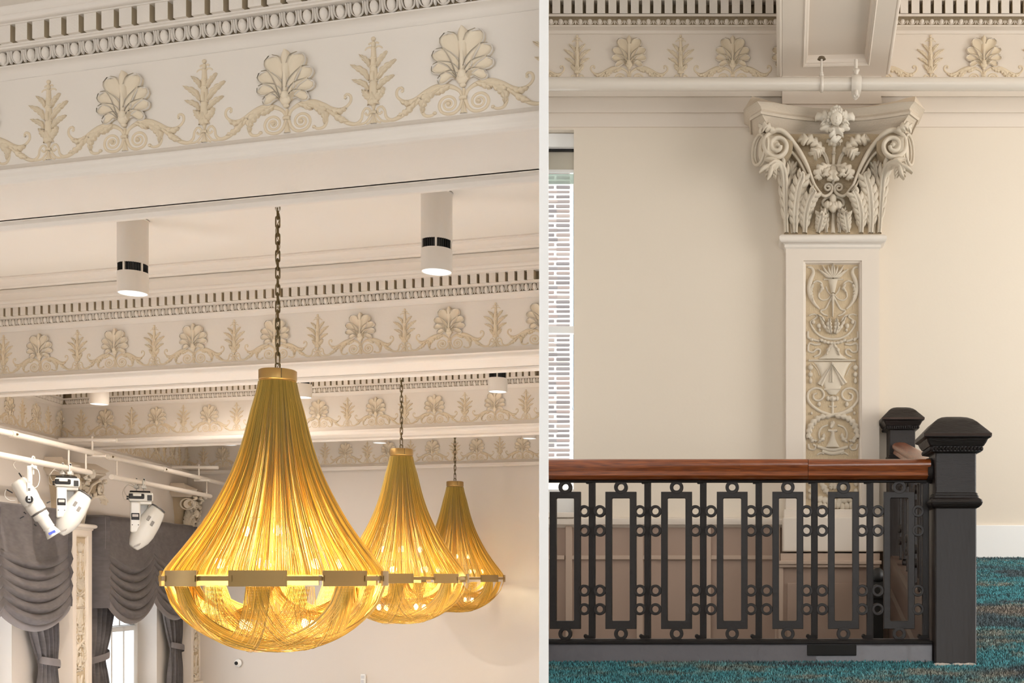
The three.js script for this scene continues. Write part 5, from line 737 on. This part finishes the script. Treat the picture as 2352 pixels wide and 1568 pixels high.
function reliefPieces() {                            // candelabrum relief of the sunk panel
  const a = K4(24), b = K5(24), ax = a([650, 800])[0], P = [], add = (name, list, mirror = true) => P.push([name, merge(mirror ? list.flatMap((g) => both(g, ax)) : list)]);
  const s4 = (pts, r, o) => stt(a, pts, r, { m: 5, k: 1.15, ...o }), s5 = (pts, r, o) => stt(b, pts, r, { m: 5, k: 1.15, ...o }), l4 = (pts, w, o) => lf(a, pts, w, { h: 6, back: -3, ...o }), l5 = (pts, w, o) => lf(b, pts, w, { h: 6, back: -3, ...o }), B5 = (u, v, rx, ry, rz = 4) => ball(...b([u, v, 2]), rx, ry, rz, 8, 6), B4 = (u, v, rx, ry, rz = 4) => ball(...a([u, v, 2]), rx, ry, rz, 8, 6);
  add('flame_leaves', [l4([[640, 492], [560, 450], [478, 395]], swell(3.6)), l4([[640, 492], [570, 420], [530, 352]], swell(3.8)), l4([[648, 492], [612, 425], [596, 356]], swell(3.6)), l4([[652, 492], [664, 410], [652, 332]], swell(3.4)), l4([[655, 492], [720, 470], [790, 400]], swell(4.2))]);
  add('torch', [s4([[545, 508], [650, 508], [765, 508]], 1.9, { n: 8 }), l4([[650, 512], [650, 590], [650, 662]], (v) => lerp(11, 4, v), { h: 7 }), ball(...a([650, 682, 3]), 4, 4, 4, 10, 8), l4([[650, 698], [650, 820], [648, 935]], (v) => lerp(3.4, 1.4, v), { h: 6 })], false);
  add('side_scroll', [s4([[368, 366], [412, 378], [432, 430], [398, 520], [384, 620], [404, 715], [456, 800], [500, 842]], (v) => 2.2 + 3.6 * Math.sin(Math.PI * v), { n: 26 }), l4([[430, 560], [400, 640], [430, 760]], swell(5.5), { lobes: 5, ld: 0.45 }), s4([[428, 548], [470, 524], [522, 548], [528, 600], [500, 650], [492, 705], [530, 742], [590, 730], [628, 690]], (v) => 2.6 - v, { n: 26 }), l4([[505, 560], [530, 600], [500, 660]], swell(4.4), { lobes: 3, ld: 0.4 }), s4([[640, 704], [606, 770], [560, 845], [510, 862], [540, 900], [590, 920]], 2.4, { n: 20 }), s4([[632, 690], [590, 640], [570, 590]], 1.8, { n: 10 })]);
  add('bowl', [s4([[382, 916], [430, 900], [478, 922], [430, 965], [398, 990], [420, 1052], [482, 1130], [560, 1172], [650, 1186]], (v) => 2 + 1.2 * v, { n: 30 }), l4([[628, 1130], [606, 1040], [612, 952]], swell(7.5, 0.15, 0.9), { lobes: 4, ld: 0.3, groove: 1, h: 9 }), l4([[606, 1120], [556, 1040], [500, 925]], swell(4.2), { lobes: 4, ld: 0.35 }), l4([[560, 990], [520, 930], [470, 905]], swell(3), { lobes: 2 }), B4(492, 1032, 5, 6), B4(432, 990, 4, 5), B4(500, 1080, 3, 4), l4([[500, 1188], [570, 1218], [650, 1232]], (v) => 4.2, { lobes: 4, ld: 0.4, h: 5 })]);
  add('bell_foot', [l4([[650, 1246], [650, 1330], [650, 1408]], (v) => 8 + 26 * Math.pow(v, 2.2), { h: 5 }), ...both(l4([[660, 1250], [700, 1300], [722, 1370]], swell(4.5), { lobes: 3, ld: 0.4, h: 8 }), ax), s4([[376, 1425], [650, 1425], [906, 1425]], 2.7, { n: 8, k: 1.5 })], false);
  add('ribbon', [s4([[368, 1096], [372, 1165], [428, 1188], [500, 1208]], 3.2, { n: 16 }), s4([[368, 1258], [390, 1230], [450, 1246], [512, 1240]], 2.8, { n: 14 }), s4([[372, 1262], [376, 1318], [430, 1330], [466, 1298], [504, 1304], [500, 1350], [440, 1384]], 2.6, { n: 24 }), B4(410, 1190, 4, 4)]);
  add('vase', [l5([[575, -22], [575, 110], [575, 246]], (v) => lerp(44, 18, Math.pow(v, 0.6)), { h: 2.5, nu: 8 }), s5([[488, 250], [575, 252], [652, 250]], 2.3, { n: 6 }), l5([[575, 258], [575, 280], [575, 306]], (v) => lerp(17, 8, v), { h: 5 }), B5(575, -6, 5, 5, 6), l5([[562, 8], [500, 110], [446, 206]], (v) => lerp(2, 7.5, v), { groove: 1 }), l5([[566, 8], [564, 80], [558, 180]], (v) => lerp(2, 6, v), { groove: 1 }), l5([[574, 8], [640, 110], [694, 198]], (v) => lerp(2, 7.5, v), { groove: 1 })], false);
  add('bead_drop', [B5(354, 30, 6, 6.5), B5(354, 100, 5.6, 6), B5(356, 165, 4, 6.5), s5([[354, -10], [354, 170]], 1.4, { n: 6 }), s5([[380, 0], [420, 50], [445, 110]], 1.2, { n: 8 })]);
  add('volute_branch', [s5([[570, 512], [450, 470], [362, 405], [326, 340], [338, 275], [392, 240], [450, 246], [488, 290], [474, 340], [428, 364], [388, 346], [384, 306], [418, 288]], (v) => 4 - 1.6 * v, { n: 46 }), B5(440, 400, 4.5, 6), B5(365, 490, 3, 4)]);
  add('candelabrum', [...[-45, -18, 18, 45].map((o) => B5(575 + o, 345 - Math.abs(o) * 0.1, 4.5, 6)), B5(575, 345, 5, 7, 6), s5([[575, 350], [575, 420], [575, 500]], 3.2, { n: 6 }), s5([[540, 422], [575, 424], [612, 422]], 2.4, { n: 6 }), s5([[440, 530], [560, 512], [680, 490], [772, 452]], 5, { n: 18 }), B5(575, 590, 6, 6), l5([[555, 640], [575, 600], [575, 570]], swell(5)), s5([[530, 664], [575, 668], [620, 664]], 3.4, { n: 6 }), l5([[575, 676], [575, 750], [575, 832]], (v) => 4 + 12 * Math.pow(v, 2), { h: 7 })], false);
  add('acanthus_scroll', [l5([[560, 520], [450, 536], [378, 590], [342, 670], [332, 740]], (v) => 8.2 * (0.7 + 0.3 * Math.sin(Math.PI * v)), { lobes: 7, ld: 0.35, h: 9 }), s5([[530, 610], [470, 632], [438, 690], [448, 750], [480, 760]], 2.6, { n: 16 }), l5([[490, 690], [480, 740], [430, 790]], swell(5.5), { lobes: 3, ld: 0.4 }), l5([[350, 720], [370, 760], [420, 770]], swell(6), { lobes: 3, ld: 0.4 }), s5([[332, 800], [344, 848], [392, 856], [408, 820], [380, 806]], 2.6, { n: 14 })]);
  add('dish', [s5([[424, 826], [500, 850], [575, 860], [650, 850], [728, 830]], 4.2, { n: 12 }), l5([[470, 872], [575, 896], [690, 872]], () => 4.5, { h: 4 }), s5([[420, 910], [455, 890], [490, 900]], 2.5, { n: 8 }), s5([[730, 910], [695, 890], [660, 900]], 2.5, { n: 8 })], false);
  add('lower_spray', [l5([[470, 960], [530, 1060], [560, 1180]], swell(10), { lobes: 4, ld: 0.3, h: 6 }), l5([[450, 1170], [490, 1240], [540, 1320]], swell(8), { lobes: 4, ld: 0.3 }), l5([[545, 1160], [560, 1200], [560, 1260]], swell(7), { lobes: 3, ld: 0.3 }), B5(350, 1200, 5, 6), B5(350, 1270, 5, 6), B5(350, 1330, 4, 6), B5(352, 1060, 5, 6)]);
  add('scalloped_foot', [l5([[410, 1350], [470, 1360], [575, 1392], [690, 1368], [755, 1350]], () => 9, { lobes: 7, ld: 0.25, h: 8 }), ...lin(7, 450, 760).map((u) => ball(...b([u, 1415 + (u % 3) * 6, 4]), 7, 9, 6, 8, 6))], false);
  return P;
}
const CAPP = capitalPieces(), RELP = reliefPieces();
// left pilasters use the same carving at their own size: sx, sy scale the carving, shaftH the length of the shaft
function pilaster(o, sx, sy, sz, proj, shaftH, plinth) {        // o: Group whose origin lies on the wall at the astragal's height
  const cap = sub('capital', o); cap.scale.set(sx / PM, sy / PM, sz / PM); for (const [n, g, m] of CAPP) part(n, g, m, cap);
  const hw = 0.3165 * sx, ast = 0.058 * sy;
  const st = (prof) => { const ring = [[-1, 0], [-1, 1], [1, 1], [1, 0]]; return toCreasedNormals(grid(prof, ring, (p, c) => [c[0] * (hw + p[0]), p[1], c[1] * (proj + p[0])]), 0.6); };
  part('astragal', st([[0, -ast * 1.6], [0.006, -ast * 1.5], [0.010, -ast * 1.42], [0.010, -ast * 1.15], [0.018, -ast * 1.05], ...arc(0.018, -ast * 0.52, ast * 0.5, -80, 80, 8).map(([q, h]) => [q * 1.0, h]), [0.016, 0.0], [0, 0.002]]), M.plaster, o);
  // shaft as stiles and rails round a sunk panel
  const x0 = -0.205 * sx, x1 = 0.205 * sx, yt = -0.165 * sy, yb = -shaftH + 0.02, T = proj, box = (a, b, c, d, z0, z1) => bx(b - a, d - c, z1 - z0, (a + b) / 2, (c + d) / 2, (z0 + z1) / 2);
  const shaft = part('shaft', boxUV(merge([box(-hw, x0, -shaftH, -ast, 0, T), box(x1, hw, -shaftH, -ast, 0, T), box(x0, x1, yt, -ast, 0, T), box(x0, x1, -shaftH, yb, 0, T)])), M.trimR, o);
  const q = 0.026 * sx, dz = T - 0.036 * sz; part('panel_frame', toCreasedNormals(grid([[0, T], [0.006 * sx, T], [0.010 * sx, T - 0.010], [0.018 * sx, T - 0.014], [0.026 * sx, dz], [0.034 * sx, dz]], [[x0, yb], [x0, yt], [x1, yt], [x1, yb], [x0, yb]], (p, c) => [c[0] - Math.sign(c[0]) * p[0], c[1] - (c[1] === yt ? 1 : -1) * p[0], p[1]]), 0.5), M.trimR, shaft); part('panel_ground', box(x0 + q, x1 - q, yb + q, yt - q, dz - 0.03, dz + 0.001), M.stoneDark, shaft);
  const rel = sub('relief_panel', o); rel.scale.set(sx / PM, shaftH / 1.93 / PM, sz / PM); rel.position.z = dz - 24 * sz / PM + 0.001; for (const [n, g] of RELP) part(n, g, M.stone, rel);
  if (plinth) { const [w, h, p] = plinth; part('plinth', boxUV(merge([rbox(w, h, p, 0.012, 0, -shaftH - h / 2, p / 2)])), M.trimR, o); part('plinth_step', rbox(hw * 2 + 0.03, 0.07, proj + 0.03, 0.006, 0, -shaftH + 0.02, (proj + 0.03) / 2), M.trimR, o); }
}
{
  const yb = hOf(1196, DW - 0.2), o = thing('pilaster', 'cream pilaster with a carved scroll capital, mask and relief panel, standing between window and stair', 'pilaster', null, vec(PCX, EYE + PH0, -DW));
  pilaster(o, 1, 1, 1, 0.12, PH0 - hOf(1188, DW - 0.12), [xOf(2028, 7.9) - xOf(1795, 7.9), hOf(1196, 7.9) - hOf(1276, 7.9), 0.20]);
  // panelled pedestal under it
  const p = struct('wainscot'); p.position.set(0, EYE, -DW); const X = (x) => xOf(x, 7.88), Y = (y) => hOf(y, 7.88); struct('cap_rail', merge([rbox(X(2024) - X(1784), Y(1287) - Y(1296), 0.27, 0.006, (X(1784) + X(2024)) / 2, (Y(1287) + Y(1296)) / 2, 0.12), rbox(X(2021) - X(1788), Y(1294) - Y(1303), 0.25, 0.006, (X(1788) + X(2021)) / 2, (Y(1294) + Y(1303)) / 2, 0.115), bx(X(2022) - X(1794), Y(1270) - Y(1290), 0.19, (X(1794) + X(2022)) / 2, (Y(1270) + Y(1290)) / 2, 0.095)]), M.wainscotFrame, p); struct('field_panel', bx(X(2018) - X(1788), 1.6, 0.20, (X(1788) + X(2018)) / 2, Y(1300) - 0.8, 0.10), M.wainscot, p); for (const [u0, u1] of [[1788, 1799], [2006, 2018]]) struct('stile', rbox(X(u1) - X(u0), 1.6, 0.03, 0.005, (X(u0) + X(u1)) / 2, Y(1302) - 0.8, 0.205), M.wainscotFrame, p); struct('raised_panel', rbox(X(1995) - X(1808), 1.4, 0.012, 0.005, (X(1808) + X(1995)) / 2, Y(1338) - 0.7, 0.204), M.wainscot, p);
}
function leftPilaster(s0, s1, capTop, ast, label) {             // on the window wall, facing into the ballroom
  const w = s1 - s0, mid = (s0 + s1) / 2, o = thing('pilaster', label, 'pilaster', null, wallPt(mid, ast, 0), TW), sx = w / 0.633, sy = (capTop - ast) / 0.905; pilaster(o, sx, sy, 0.8, 0.2, EYE + ast - 0.25, [w + 0.08, 0.25, 0.26]);
}
leftPilaster(wallSpx(165, 0.2), wallSpx(209, 0.2), hOf(1055, 11.6), hOf(1201, 11.6), 'cream pilaster with carved capital and relief strip between the two grey window blinds');
leftPilaster(wallSpx(438, 0.2), wallSpx(466, 0.2), hOf(1113, 14.75), hOf(1228, 14.75), 'farther cream pilaster with carved capital in the room corner, partly hidden by the nearest chandelier');
renderer.render(scene, camera);
